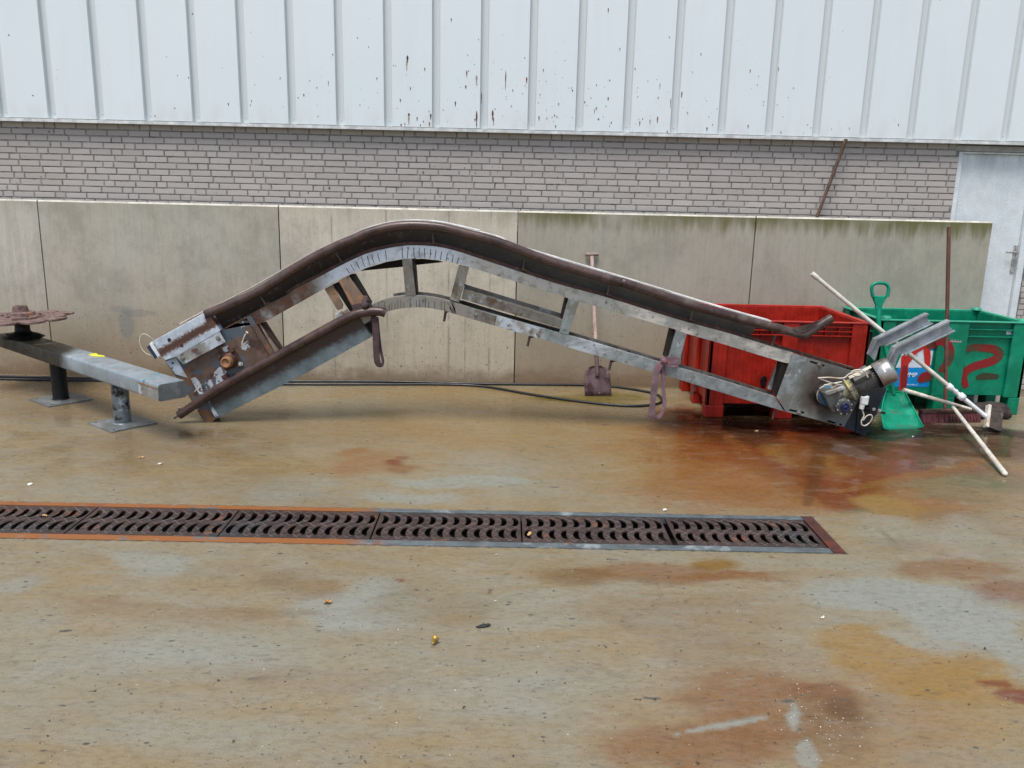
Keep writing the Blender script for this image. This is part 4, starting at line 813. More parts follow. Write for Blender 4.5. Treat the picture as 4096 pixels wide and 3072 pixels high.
# gear motor
def P7(x, y, Y): return W(z7(x, y)[0], Y)
gc0 = P7(760, 850, YN-.02)
mb = MB(); mb.lathe([(0, .105), (.012, .105), (.012, .085), (.03, .083)], P7(745, 830, YN-.013), (0, -1, 0), 32)
for k in range(10):
    a = 2*math.pi*k/10; mb.lathe([(0, .008), (.012, .008)], P7(745, 830, YN-.025)+Vector((.094*math.cos(a), 0, .094*math.sin(a))), (0, -1, 0), 6)
gm = mb.build("gear_motor", M_dark, cv)
mb = MB(); mb.lathe([(.03, .088), (.075, .092), (.09, .085)], P7(752, 838, YN-.013), (0, -1, 0), 32); mb.build("motor_flange_ring", M_blue, gm)
mb = MB(); mb.lathe([(.028, .094), (.04, .094)], P7(750, 836, YN-.013), (0, -1, 0), 32); mb.build("motor_seal_ring", M_cable, gm)
mb = MB(); mb.prism([P7(x, y, -1.95) for x, y in ((700, 815), (760, 780), (1050, 740), (1120, 850), (1180, 1010), (1130, 1100), (900, 1130), (830, 1090))], (0, .12, 0))
mb.prism([P7(x, y, -1.955) for x, y in ((725, 810), (1020, 720), (1060, 760), (760, 860))], (0, .10, 0), 1)
mb.build("gearbox", [M_gear, M_cover2], gm, .012, seg=3)
oc = P7(1010, 1015, -1.955)
mb = MB(); mb.lathe([(0, .078), (.02, .078), (.024, .072), (.030, .052)], oc, (0, -1, 0), 8, 0, False)
for k in range(8):
    a = 2*math.pi*(k+.5)/8; mb.lathe([(0, .008), (.012, .007)], oc+Vector((.064*math.cos(a), -.02, .064*math.sin(a))), (0, -1, 0), 6, 1)
mb.build("gearbox_cover", [M_gear, M_boltz], gm, .002)
mb = MB(); mb.lathe([(.030, .038), (.044, .037), (.046, .030), (.043, .028), (.043, .016), (.048, .014), (.048, .002)], oc, (0, -1, 0), 24); mb.build("gearbox_cap", M_bluecap, gm)
A0 = P7(1075, 790, -1.90); A1 = P7(1600, 520, -1.96); ax = (A1-A0).normalized(); ref = (Vector((0, -1, 0))-ax*Vector((0, -1, 0)).dot(ax)).normalized()
L = (A1-A0).length
mb = MB(); mb.lathe([(-.05, .065), (.0, .085), (.01, .112), (.026, .112), (.03, .09), (.06, .088)], A0, ax, 28, 0, True, ref); mb.build("adapter_flange", M_flg, gm, .003)
mb = MB(); mb.lathe([(.055, .086), (L*.78, .086)], A0, ax, 28, 0, True, ref)
v2 = ax.cross(ref)
for k in range(40):
    a = 2*math.pi*k/40; d = ref*math.cos(a)+v2*math.sin(a); s = ax.cross(d)
    p = [A0+ax*.065+d*.084, A0+ax*(L*.72)+d*.084, A0+ax*(L*.72)+d*.098, A0+ax*.065+d*.098]; mb.prism([q-s*.0012 for q in p], s*.0024)
mb.build("motor_body", M_motor, gm)
mb = MB(); mb.lathe([(L*.74, .080), (L*.86, .080)], A0, ax, 28, 0, True, ref)
for k in range(26):
    a = 2*math.pi*k/26; d = ref*math.cos(a)+v2*math.sin(a); s = ax.cross(d)
    p = [A0+ax*(L*.74)+d*.08, A0+ax*(L*.86)+d*.08, A0+ax*(L*.86)+d*.103, A0+ax*(L*.74)+d*.103]; mb.prism([q-s*.0018 for q in p], s*.0036)
mb.build("motor_vent", M_dark, gm)
mb = MB(); mb.lathe([(L*.83, .112), (L*.84, .114), (L*1.17, .113), (L*1.22, .106), (L*1.26, .09), (L*1.27, .0)], A0, ax, 36, 0, True, ref)
fc = mb.build("fan_cover", M_alu, gm)
mb = MB(); d = (ref*.80-v2*.0+Vector((0, 0, .55))); d = (d-ax*d.dot(ax)).normalized(); s = ax.cross(d)
mb.prism([A0+ax*(L*1.0)+d*.112-s*.03, A0+ax*(L*1.05)+d*.112-s*.03, A0+ax*(L*1.05)+d*.112+s*.02, A0+ax*(L*1.0)+d*.112+s*.02], d*.004); mb.build("cover_slot", M_white, fc)
d = Vector((-.35, -.45, .8)); d = (d-ax*d.dot(ax)).normalized(); s = ax.cross(d)
mb = MB(); q = [A0+ax*t+s*u for t, u in ((.08, -.055), (L*.70, -.055), (L*.70, .055), (.08, .055))]; mb.prism([p+d*.08 for p in q], d*.055); mb.build("terminal_box", M_motor, gm, .006)
mb = MB(); q = [A0+ax*t+s*u for t, u in ((.06, -.02), (L*.80, -.02), (L*.80, .012), (.06, .012))]; mb.prism([p+d*.1355 for p in q], d*.004); mb.build("box_strap", M_cable, gm, .001)
# cables
mb = MB(); mb.tube(smoothpath([P7(x, y, -2.12) for x, y in ((635, 597), (800, 590), (950, 602), (1030, 590), (1090, 540), (1180, 505), (1260, 510), (1275, 535), (1230, 560), (1150, 550), (1130, 515), (1160, 488), (1250, 478), (1310, 498), (1345, 540), (1370, 590))], 5), .0062, 8)
mb.tube([P7(670, 612, -2.11), P7(800, 660, -2.11), P7(975, 705, -2.08)], .0065, 8); mb.tube([P7(720, 705, -2.0), P7(850, 680, -2.02), P7(985, 655, -2.02)], .007, 8)
mb.build("motor_cable", M_cable, gm)
mb = MB(); mb.prism([P7(x, y, -2.03) for x, y in ((1290, 880), (1335, 885), (1395, 868), (1370, 1000), (1275, 985))], (0, .04, 0)); mb.lathe([(0, .022), (.04, .020)], P7(1290, 985, -2.01), (-.1, 0, -1), 10); mb.build("cable_plug", M_white, gm, .004)
mb = MB(); mb.tube(smoothpath([P7(x, y, -2.01) for x, y in ((1280, 1050), (1300, 1110), (1310, 1160), (1275, 1230), (1280, 1285), (1330, 1300), (1400, 1250), (1435, 1180), (1410, 1140), (1350, 1160), (1300, 1220))], 5), .0060, 8); mb.build("cable_loop", M_cable, gm)
mb = MB(); mb.tube([P7(1330, 1040, -1.90), P7(1450, 1070, -1.90)], .024, 10); mb.prism([P7(x, y, -1.93) for x, y in ((1380, 1000), (1500, 1040), (1540, 1060), (1490, 1150), (1400, 1100))], (0, .06, 0)); mb.tube([P7(1530, 1095, -1.92), P7(1620, 1115, -1.92)], .011, 8)
bolt(mb, P7(1458, 1060, -1.93), .010, .01, 1); bolt(mb, P7(1540, 1080, -1.93), .012, .01, 1); mb.build("limit_switch", [M_black, M_boltz], cv, .003)
# two discharge arms (bent angle sections)
def arm(Y, dx, dz):
    o = Vector((dx, 0, dz)); P = lambda *q: [p+o for p in PL(z6(*q), -1.80)]
    q = P(775, 690, 838, 572, 1262, 362, 1262, 400, 1295, 432, 905, 616, 868, 622, 828, 745)
    dy = Vector((0, Y+1.80, 0)); q = [p+dy for p in q]
    mb = MB(); mb.prism(q, (0, .007, 0))
    t = [p+dy for p in P(770, 690, 820, 560, 1252, 348, 1266, 360, 838, 571, 778, 690)]
    mb.prism([p+Vector((0, -.03, 0)) for p in t], (0, .06, 0))
    b_ = [p+dy for p in P(1297, 428, 905, 613, 905, 622, 1297, 437)]; mb.prism([p+Vector((0, -.028, 0)) for p in b_], (0, .027, 0))
    mb.build("discharge_arm", M_arm, cv, .002)
arm(-1.80, 0, 0); arm(-1.42, .0, .005)

# ------------------------------------------------------------------ slings hung on the conveyor
def S(x, y, Y): return W(zs(x, y)[0], Y)
mb = MB()
mb.ribbon(smoothpath([S(590, 740, -1.80), S(598, 900, -1.81), S(606, 1100, -1.81), S(615, 1300, -1.81), S(630, 1450, -1.81), S(668, 1520, -1.805), S(715, 1475, -1.80), S(712, 1400, -1.795), S(690, 1300, -1.79), S(672, 1180, -1.785), S(650, 1000, -1.78), S(628, 760, -1.78)], 4),
          (1, 0, 0), [.056]*17+[.052, .045, .035, .028, .03, .032, .032]+[.024]*21, .004)
mb.ribbon(smoothpath([S(240, 600, -1.79), S(330, 575, -1.80), S(430, 575, -1.82), S(540, 560, -1.79)], 4), (0, 0, 1), .05, .012)
mb.ribbon(smoothpath([S(420, 600, -1.81), S(425, 500, -1.82), S(445, 410, -1.78)], 4), (1, 0, 0), .04, .012)
mb.ribbon(smoothpath([S(425, 440, -1.80), S(480, 480, -1.81), S(515, 550, -1.79)], 4), (1, 0, .3), .03, .012)
mb.ribbon(smoothpath([S(380, 740, -1.745), S(480, 790, -1.75), S(590, 760, -1.79)], 4), (0, 0, 1), .045, .008)
mb.lathe([(-.03, .012), (-.015, .03), (.012, .03), (.03, .012)], S(440, 560, -1.83), (1, 0, .3), 10)
tag(mb.build("webbing_sling", M_sling, None, .0015), "dark brown webbing sling knotted at the bend, dangling beside the curved pipe end", "sling", "webbing slings tied to the conveyor")
def S5(x, y, Y): return W(z5(x, y)[0], Y)
mb = MB()
mb.ribbon(smoothpath([S5(345, 880, -1.80), S5(300, 915, -1.81), S5(275, 985, -1.815), S5(262, 1080, -1.815), S5(252, 1180, -1.81), S5(240, 1290, -1.81), S5(235, 1350, -1.81), S5(262, 1378, -1.80), S5(305, 1360, -1.80), S5(335, 1310, -1.795), S5(350, 1240, -1.79), S5(342, 1160, -1.79), S5(335, 1050, -1.79), S5(338, 980, -1.79), S5(345, 890, -1.79)], 4),
          (1, 0, .25), [.045, .05, .055, .06, .06, .06, .058, .055, .055]*3+[.034]*30, .006)
mb.ribbon(smoothpath([S5(322, 862, -1.80), S5(380, 850, -1.80), S5(470, 852, -1.785)], 4), (0, 0, 1), .034, .010)
mb.ribbon(smoothpath([S5(345, 880, -1.815), S5(400, 885, -1.81), S5(468, 880, -1.79)], 4), (0, .1, 1), .03, .010)
mb.ribbon(smoothpath([S5(345, 895, -1.81), S5(395, 912, -1.81), S5(465, 915, -1.79)], 4), (0, .1, 1), .03, .010)
mb.lathe([(-.03, .01), (-.012, .026), (.012, .026), (.03, .01)], S5(345, 872, -1.82), (1, 0, -.8), 10)
tag(mb.build("webbing_sling", M_sling2, None, .0015), "faded mauve webbing sling wrapped round the galvanised post in front of the red bin", "sling", "webbing slings tied to the conveyor")

# ------------------------------------------------------------------ galvanised stand with sprocket
an = -.674023; sdv = Vector((math.cos(an), math.sin(an), 0)); snv = Vector((-sdv.y, sdv.x, 0)); S0 = Vector((1.565, -1.86, 0))
stn = thing("conveyor_stand", "low galvanised steel stand carrying a rusty sprocket at its blackened end", "machine stand", (1.1, -1.47, 0))
def BP(t, s, z): return S0+sdv*t+snv*s+Vector((0, 0, z-.0118*t))
mb = MB(); hw, zb_, ht, r = .1208, .378, .1383, .022
sec = []
for cx, cz, a0 in ((hw-r, zb_+ht-r, 0), (-hw+r, zb_+ht-r, 90), (-hw+r, zb_+r, 180), (hw-r, zb_+r, 270)):
    for k in range(5): a = math.radians(a0+90*k/4); sec.append((cx+r*math.cos(a), cz+r*math.sin(a)))
t0, t1 = -2.16, .874; N = 24; vs = []; fs = []
for i in range(N+1):
    t = t0+(t1-t0)*i/N
    vs += [BP(t, s, z) for s, z in sec]
n = len(sec)
for i in range(N):
    for k in range(n): q = (k+1) % n; fs.append((i*n+k, i*n+q, (i+1)*n+q, (i+1)*n+k))
mb.add(vs, fs, 0, True); mb.add(vs[:n], [tuple(range(n))])
bmm = mb.build("stand_beam", M_galv, stn)
mb = MB(); mb.prism([BP(.8745, s*.97, zb_+(z-zb_)*.985+.001) for s, z in sec], sdv*.006); mb.build("end_cap", M_base, bmm, .002)
a = BP(.66, -hw-.0008, 0); q = [BP(t, -hw-.002, z) for t, z in ((.565, .392), (.862, .386), (.862, .49), (.575, .494))]; mb = MB(); mb.prism(q, snv*.0035); mb.prism([BP(t, -hw-.004, z) for t, z in ((.565, .480), (.862, .474), (.862, .49), (.575, .494))], snv*.0025, 1)
mb.build("inspection_plate", [M_cover2, M_copper], bmm, .001)
q = [BP(t, s, zb_+ht+.0008) for t, s in ((-.02, -.02), (.12, .01), (.18, .05), (.09, .05), (.03, .035), (-.03, .03))]
def onbeam(px): return W0(px)
def TB(x, y):
    z = zb_+ht
    p = G(z1(x, y)[0], z); p = G(z1(x, y)[0], z-.0118*(p-S0).dot(sdv)); return p+Vector((0, 0, .0008))
mb = MB(); mb.prism([TB(*p) for p in ((780, 596), (815, 588), (925, 604), (925, 615), (850, 610), (800, 604))], (0, 0, .0012)); mb.prism([TB(*p) for p in ((795, 588), (850, 582), (868, 596), (830, 600))], (0, 0, .0014)); mb.build("tag", M_yel, bmm)
mb = MB(); mb.ribbon([TB(1240, 832), TB(1290, 808), TB(1385, 798)], (1, .3, 0), .012, .0008); mb.ribbon([TB(1370, 790), TB(1400, 755)], (1, .3, 0), .01, .0008); mb.build("marker_streak", M_cyan, bmm)
for nm, t, cx in (("a", 0.0, (1.575, -1.87)), ("b", -1.2, (.641, -1.10))):
    c = Vector((cx[0], cx[1], 0)); mb = MB(); zt = zb_-.0118*(c-S0).dot(sdv)
    mb.lathe([(.012, .070), (zt+.002, .070)], c, (0, 0, 1), 28); mb.lathe([(.012, .080), (.016, .076), (.020, .071)], c, (0, 0, 1), 28); lg = mb.build("stand_leg", M_leg, stn)
    mb = MB(); q = [c+sdv*(i*.21)+snv*(j*.205) for i, j in ((-1, -1), (1, -1), (1, 1), (-1, 1))]
    hs = [[c+sdv*(i*.16+.013*math.cos(u*math.pi/5))+snv*(j*.155+.013*math.sin(u*math.pi/5)) for u in range(10)] for i, j in ((-1, -1), (1, -1), (1, 1), (-1, 1))]
    mb.prism(q, (0, 0, .012), 0, hs); mb.build("base_plate", M_base, lg, .0015)
# sprocket: lying wheel on a hub
sc_t = -1.845; sc0 = BP(sc_t, -.005, 0); zbm = zb_+ht-.0118*sc_t
zd_ = W(zh(480, 640)[0], sc0.y).z
tilt = Matrix.Rotation(math.radians(-1.5), 3, 'Y')
axs = tilt @ Vector((0, 0, 1)); sc = Vector((sc0.x, sc0.y, zd_))
rng = random.Random(11); mb = MB(); ol = []
nt_ = 11
for k in range(nt_):
    if k in (0, 7): ol += [sc+tilt @ Vector((q*math.cos(2*math.pi*(k+u)/nt_), q*math.sin(2*math.pi*(k+u)/nt_), 0)) for u, q in ((.1, .37), (.35, .405), (.5, .36), (.7, .40), (.95, .37))]; continue
    for dt, rr_ in ((0, .37), (.07, .455), (.3, .485), (.6, .482), (.84, .455), (.90, .375)):
        a = 2*math.pi*(k+dt+.1)/nt_; rad = rr_*(1+rng.uniform(-.02, .02)); ol.append(sc+tilt @ Vector((rad*math.cos(a), rad*math.sin(a), 0)))
mb.prism(ol, axs*-.020); sp = mb.build("sprocket", M_sprk, stn, .003)
mb = MB(); mb.lathe([(0, .205), (.012, .20), (.013, .13), (.045, .125), (.05, .112), (.051, .072), (.075, .07), (.10, .066), (.112, .06), (.113, .04), (.105, .035)], sc, axs, 26)
for k in range(6):
    a = k*math.pi/3+.3; mb.lathe([(0, .018), (.018, .018)], sc+tilt @ Vector((.165*math.cos(a), .165*math.sin(a), .012)), axs, 6)
for k in range(14):
    a = rng.uniform(0, 6.28); rd = rng.uniform(.18, .32); mb.lathe([(0, .03), (.006, .026), (.012, .01)], sc+tilt @ Vector((rd*math.cos(a), rd*math.sin(a), 0)), axs, 5)
mb.prism([sc+tilt @ Vector((x, y, .001)) for x, y in ((.05, -.25), (.20, -.20), (.235, -.15), (.22, -.12), (.06, -.18))], axs*.02)
mb.build("sprocket_hub", M_sprk, sp, .002)
mb = MB(); h = zd_-zbm; mb.lathe([(0, .19), (.012, .17), (.03, .13), (.045, .085), (.06, .07), (h*.55, .066), (h-.05, .085), (h-.03, .125), (h-.018, .13)], Vector((sc0.x, sc0.y, zbm-.002)), (0, 0, 1), 20)
for k in range(8):
    a = k*math.pi/4+.2; mb.lathe([(0, .016), (.025, .014)], Vector((sc0.x+.145*math.cos(a), sc0.y+.145*math.sin(a)*.7, zbm+.005)), (0, 0, 1), 6)
mb.build("sprocket_shaft", M_grease, sp)

# ------------------------------------------------------------------ hose along the wall
pts = [G(p, .013) for p in z4(300, 1410, 800, 1492, 1300, 1562, 1700, 1597, 1950, 1580, 2008, 1530, 1900, 1470, 1540, 1412, 1270, 1397, 800, 1393, 0, 1384)]
a = [Vector((x, -.30+.06*math.sin(x*1.7)-.05*math.sin(x*.6+1), .013)) for x in (-2.2, -1.2, -.2, .8, 1.8, 2.6)]
b0 = [G((q[0], q[1]), .013) for q in z4(-500, 1380, -900, 1372)]
lo_ = [Vector((x, -.245+.02*math.sin(x*1.9), .013)) for x in (2.4, 1.4, .4, -.6, -1.6, -2.2)]
hp = [Vector((-2.2, -.33, .013)), Vector((-.6, -.34, .013)), Vector((.8, -.31, .013)), Vector((2.2, -.33, .013)), G(z4(-600, 1392)[0], .013), G(z4(-150, 1392)[0], .013)]+pts[:-1]+[G(z4(300, 1387)[0], .013), G(z4(-600, 1366)[0], .013)]
hp += [Vector((2.2, -.20, .013)), Vector((.8, -.23, .013)), Vector((-.6, -.21, .013)), Vector((-2.2, -.22, .013))]
hp = [Vector((p.x, min(p.y, -.035), p.z)) for p in hp]
mb = MB(); mb.tube(smoothpath(hp, 12), .0135, 10); tag(mb.build("rubber_hose", M_hose), "long black rubber hose lying doubled along the wall with a loop by the shovel", "hose")

# ------------------------------------------------------------------ shovel against the wall
sh = thing("shovel", "shovel with pale wooden shaft and dirty blade, upright against the concrete wall", "shovel", (5.88, -.45, 0))
s0 = G(z4(1402, 1500)[0], .005); s1 = W(z4(1345, 160)[0], -.035); dv = (s1-s0).normalized(); Ls = (s1-s0).length; wx = Vector((1, 0, 0)); wx = (wx-dv*wx.dot(dv)).normalized(); nn = wx.cross(dv); nn = nn if nn.y < 0 else -nn
mb = MB(); rows = []
for i, (t, hw_) in enumerate(((0, .138), (.06, .139), (.14, .137), (.22, .130), (.265, .115), (.29, .092), (.305, .06), (.31, .03))):
    row = []
    for k in range(9):
        u = -1+2*k/8; row.append(s0+dv*t+wx*(u*hw_)+nn*(-.022*(1-u*u)*min(1, t/.05+.4)+.03*math.exp(-(u*5)**2)*min(1, t/.15))+nn*.02)
    rows.append(row)
vs = [p for r_ in rows for p in r_]; vs2 = [p-nn*.003 for p in vs]; n9 = len(vs); fs = []
for i in range(len(rows)-1):
    for k in range(8): a = i*9+k; fs.append((a, a+1, a+10, a+9)); fs.append((n9+a+9, n9+a+10, n9+a+1, n9+a))
for i in range(len(rows)-1):
    for e in (0, 8): a = i*9+e; fs.append((a, a+9, n9+a+9, n9+a))
for k in range(8): fs.append((k, k+1, n9+k+1, n9+k))
mb.add(vs+vs2, fs, 0, True); mb.tube([s0+dv*.2+nn*.03, s0+dv*.31+nn*.028, s0+dv*.42+nn*.012], .022, 12, 0, True, .021); mb.build("blade", M_blade, sh)
mb = MB(); mb.tube(resample([s0+dv*.38+nn*.014, s0+dv*.8+nn*.002, s1-dv*.02], 12), .0205, 14); mb.build("shaft", M_wood, sh)
mb = MB(); mb.tube([s1-wx*.068, s1-wx*.05, s1-wx*.02, s1+wx*.02, s1+wx*.05, s1+wx*.068], .020, 12); mb.build("grip", M_grip, sh, .004)

# ------------------------------------------------------------------ plastic bins
def bin_(name, label, x0, x1, y0, y1, h, m, mrim, posts, foot, zpan, ribs, panels, lip):
    """open pallet box: walls with recessed panels between posts, lip, shelves, feet"""
    t = thing(name, label, "bin", ((x0+x1)/2, (y0+y1)/2, 0)); wt, rec = .045, .042
    mb = MB(); ix0, ix1, iy0, iy1 = x0+rec, x1-rec, y0+rec, y1-rec
    mb.box((ix0, iy0, zpan), (ix1, iy0+.02, h-.012)); mb.box((ix0, iy1-.02, zpan), (ix1, iy1, h-.012)); mb.box((ix0, iy0+.02, zpan), (ix0+.02, iy1-.02, h-.012)); mb.box((ix1-.02, iy0+.02, zpan), (ix1, iy1-.02, h-.012))
    mb.box((ix0+.02, iy0+.02, zpan), (ix1-.02, iy1-.02, zpan+.03)); mb.build("bin_wall", m, t, .004)
    for (a, b_) in posts:                                            # front and back posts
        lo_z = foot if True else 0
        for yy in ((y0+.004, iy0-.0005), (iy1+.0005, y1-.004)):
            mb = MB(); mb.box((a, yy[0], zpan-.012), (b_, yy[1], h-.014)); mb.build("corner_post" if (a < x0+.05 or b_ > x1-.05) else "wall_post", m, t, .008, seg=3)
    for yy in ((y0+.004, y0+.16), (y1-.16, y1-.004), ((y0+y1)/2-.08, (y0+y1)/2+.08)):
        for xx in ((x0+.004, ix0-.0005), (ix1+.0005, x1-.004)):
            mb = MB(); mb.box((xx[0], yy[0], zpan-.012), (xx[1], yy[1], h-.014)); mb.build("wall_post", m, t, .008, seg=3)
    mb = MB(); l = lip
    mb.box((x0-l, y0-l, h-.012), (x1+l, y0+.05, h)); mb.box((x0-l, y1-.05, h-.012), (x1+l, y1+l, h)); mb.box((x0-l, y0+.05, h-.012), (x0+.05, y1-.05, h)); mb.box((x1-.05, y0+.05, h-.012), (x1+l, y1-.05, h))
    mb.build("rim", mrim, t, .004)
    for z in ribs:
        for (a, b_) in panels:
            mb = MB(); mb.box((a+.002, y0+.006, z-.005), (b_-.002, iy0-.0005, z+.005)); mb.build("shelf_rib", m, t, .002)
        for (a, b_) in ((y0+.165, (y0+y1)/2-.085), ((y0+y1)/2+.085, y1-.165)):
            for xx in ((x0+.006, ix0-.0005), (ix1+.0005, x1-.006)):
                mb = MB(); mb.box((xx[0], a, z-.005), (xx[1], b_, z+.005)); mb.build("shelf_rib", m, t, .002)
    for (a, b_) in foot:
        for yy in ((y0+.004, y0+.15), (y1-.15, y1-.004), ((y0+y1)/2-.07, (y0+y1)/2+.07)):
            mb = MB(); mb.box((a, yy[0], 0), (b_, yy[1], zpan-.0125)); mb.build("foot", m, t, .008, seg=3)
    return t
rx0, rx1, ry0, ry1, rh = 6.795, 8.283, -1.27, -.06, .935
rb = bin_("red_bin", "large red plastic pallet box behind the drive end of the conveyor", rx0, rx1, ry0, ry1, rh, M_red, M_redrim, [(rx0+.004, rx0+.17), (7.47, 7.62), (rx1-.17, rx1-.004)], [(rx0+.004, rx0+.18), (7.46, 7.63), (rx1-.18, rx1-.004)], .13, (.888, .845, .803), [(rx0+.17, 7.47), (7.62, rx1-.17)], .004)
mb = MB()
for (a, b_) in ((rx0+.17, 7.47), (7.62, rx1-.17)):
    n = int((b_-a)/.1)
    for k in range(1, n): mb.box((a+(b_-a)*k/n-.003, ry0+.012, .808), (a+(b_-a)*k/n+.003, ry0+.0405, .883))
mb.build("vent_bars", M_red, rb)
mb = MB(); c = W(zr(1590, 740)[0], -1.27+.040); rng = random.Random(4); mb.prism([c+Vector((.034*math.cos(a*.52)*(1+rng.uniform(-.15, .15))*(1 if math.sin(a*.52) > 0 else .9)+.004*math.sin(a*.52), 0, .052*math.sin(a*.52)*(1+rng.uniform(-.1, .1)))) for a in range(12)], (0, -.012, 0)); mb.build("hole_disc", M_hole, rb, .003)  # thin dark disc put in place of a broken hole
mb = MB()
for k in range(16): a = 7.33+k*.028; mb.box((a, ry1-.0525, .868), (a+.016, ry1-.0512, .878)) if k not in (6, 10) else None
mb.build("embossed_marks", M_redrim, rb)
gx0, gx1, gy0, gy1, gh = 8.512, 9.99, -.94, -.02, .925
gb = bin_("green_bin", "green plastic pallet box with red spray-painted figures and a blue sticker", gx0, gx1, gy0, gy1, gh, M_green, M_greenrim, [(gx0+.004, gx0+.16), (9.10, 9.385), (gx1-.17, gx1-.004)], [(gx0+.004, gx0+.17), (9.14, 9.34), (gx1-.115, gx1-.004)], .185, (.845, .775), [(gx0+.16, 9.10), (9.385, gx1-.17)], .006)
for x in (gx0+.05, gx1-.09):
    for y in (gy0+.03, gy1-.07): mb = MB(); mb.lathe([(0, .05), (.022, .048), (.028, .035)], (x+.02, y+.02, gh), (0, 0, 1), 14); mb.build("stacking_lug", M_greenrim, gb)
# sticker, paint figures, tag
GP = gy0+.042-.0018
def stroke(pts, Y, wd, name, m, parent=gb, taper=True):
    P = smoothpath(PL(pts, Y), 5); n = len(P); mb = MB()
    ws = [wd*(.75+.25*math.sin(math.pi*min(1, i/(n-1)*1.0))) for i in range(n)]
    vs = []; cov = []; U = (-.85, -.5, 0, .5, .85); nu = 5
    for i in range(n):
        d = (P[min(i+1, n-1)]-P[max(i-1, 0)]).normalized(); s = Vector((d.z, 0, -d.x))
        for u in U: vs.append(P[i]+s*ws[i]*u); cov.append((0, .8, 1, .8, 0)[U.index(u)])
    mb.add(vs, [(nu*i+k, nu*i+k+1, nu*i+nu+k+1, nu*i+nu+k) for i in range(n-1) for k in range(nu-1)])
    for e, sg in ((0, -1), (n-1, 1)):
        d = (P[min(e+1, n-1)]-P[max(e-1, 0)]).normalized()*sg; s = Vector((d.z, 0, -d.x)); q = [P[e]]; c_ = [1]; fs = []
        for ri, (rr_, cc_) in enumerate(((.5, .8), (.85, 0))):
            for k in range(9): a = math.pi*k/8; q.append(P[e]+s*(rr_*ws[e]*math.cos(a))+d*(rr_*ws[e]*math.sin(a))); c_.append(cc_)
        fs = [(0, k, k+1) for k in range(1, 9)]+[(k, k+9, k+10, k+1) for k in range(1, 9)]
        mb.add(q, fs); cov += c_
    o = mb.build(name, m, parent); at = o.data.attributes.new("cover", 'FLOAT', 'POINT')
    for k, c_ in enumerate(cov): at.data[k].value = c_
    return o
mb = MB(); mb.prism(PL(zb(130, 1395, 335, 752, 1130, 745, 1390, 660, 1440, 680, 1370, 1390), GP), (0, .0012, 0)); stk = mb.build("sticker", M_stblue, gb)
mb = MB(); mb.prism(PL(zb(268, 752, 470, 330, 560, 40, 1545, 35, 1445, 665, 1380, 670, 1250, 748), GP), (0, .0012, 0)); mb.build("sticker_top", M_stwhite, stk)
mb = MB(); mb.prism(PL(zb(1420, 45, 1548, 38, 1520, 190, 1400, 190), GP-.0006), (0, .0005, 0)); mb.build("sticker_corner", M_stblue, stk)
tx = W(zb(700, 995)[0], GP-.0012); text_mesh("sticker_lettering", "AVMP", .062, M_ltext, stk, tx, .18, .0003, .001)
tx = W(zb(760, 1310)[0], GP-.0012); text_mesh("sticker_lettering", "www.avmp.nl", .026, M_ltext, stk, tx, .1, .0003)
tx = W(zb(975, 365)[0], GP-.0012); text_mesh("sticker_lettering", "1", .055, M_dtext, stk, tx, 0, .0003)
F = GP-.0030
stroke(zb(480, 1480, 530, 1100, 570, 700, 550, 420), F, .055, "spray_figure", M_spray2)
stroke(zb(590, 640, 640, 540, 740, 400, 900, 200, 1130, 80), F-.0005, .05, "spray_figure", M_spray2)
stroke(zb(540, 1420, 555, 1100, 575, 760), F-.0011, .046, "spray_figure", M_spray)
stroke(zb(1290, 30, 1310, 200, 1325, 400, 1330, 660), F-.0017, .048, "spray_figure", M_spray2)
PF = gy0+.004-.0014
stroke(zb(1120, 1120, 1250, 1060, 1480, 1030), F-.0023, .075, "spray_figure", M_spray)
stroke(zb(1400, 20, 1760, -10), F-.0029, .06, "spray_figure", M_spray)
stroke(zg(30, 940, 130, 920)+zg(220, 980, 275, 1120, 265, 1280, 190, 1420, 90, 1540), PF, .062, "spray_figure", M_spray)
PR = gy0+.042-.0014
stroke(zg(680, 1090, 800, 1050, 1000, 1060, 1250, 1090, 1360, 1160, 1350, 1240, 1250, 1330, 1050, 1400, 800, 1470, 650, 1560, 590, 1640)+z6(1375, 815, 1390, 860), PR-.0006, .062, "spray_figure", M_spray)
stroke(z6(1490, 800, 1540, 790, 1630, 795), PR-.0006, .05, "spray_figure", M_spray3)
mb = MB()
for k in range(14):
    x = 270+k*19; mb.add([W(p, PF) for p in zg(x, 880+20*math.sin(k*1.9)+k*3, x+9, 872+20*math.sin(k*1.9)+k*3, x+14, 930+8*math.sin(k*2.7), x+5, 936+8*math.sin(k*2.7))], [(0, 1, 2, 3)])
mb.ribbon([W(p, PF-.0002) for p in zg(265, 915, 400, 925, 525, 935)], (0, 0, 1), .006, .0006)
mb.build("scribble", M_pink, gb)
mb = MB(); mb.prism(PL(zg(1530, 665, 1740, 660, 1752, 740, 1650, 765, 1515, 762), gy0+.0405), (0, .0012, 0)); lb_ = mb.build("paper_label", M_stwhite, gb)
mb = MB()
for k in range(3): mb.add([W(p, gy0+.040) for p in zg(1560, 680+k*18, 1700, 678+k*18, 1700, 683+k*18, 1560, 685+k*18)], [(0, 1, 2, 3)])
mb.build("label_print", M_dtext, lb_)

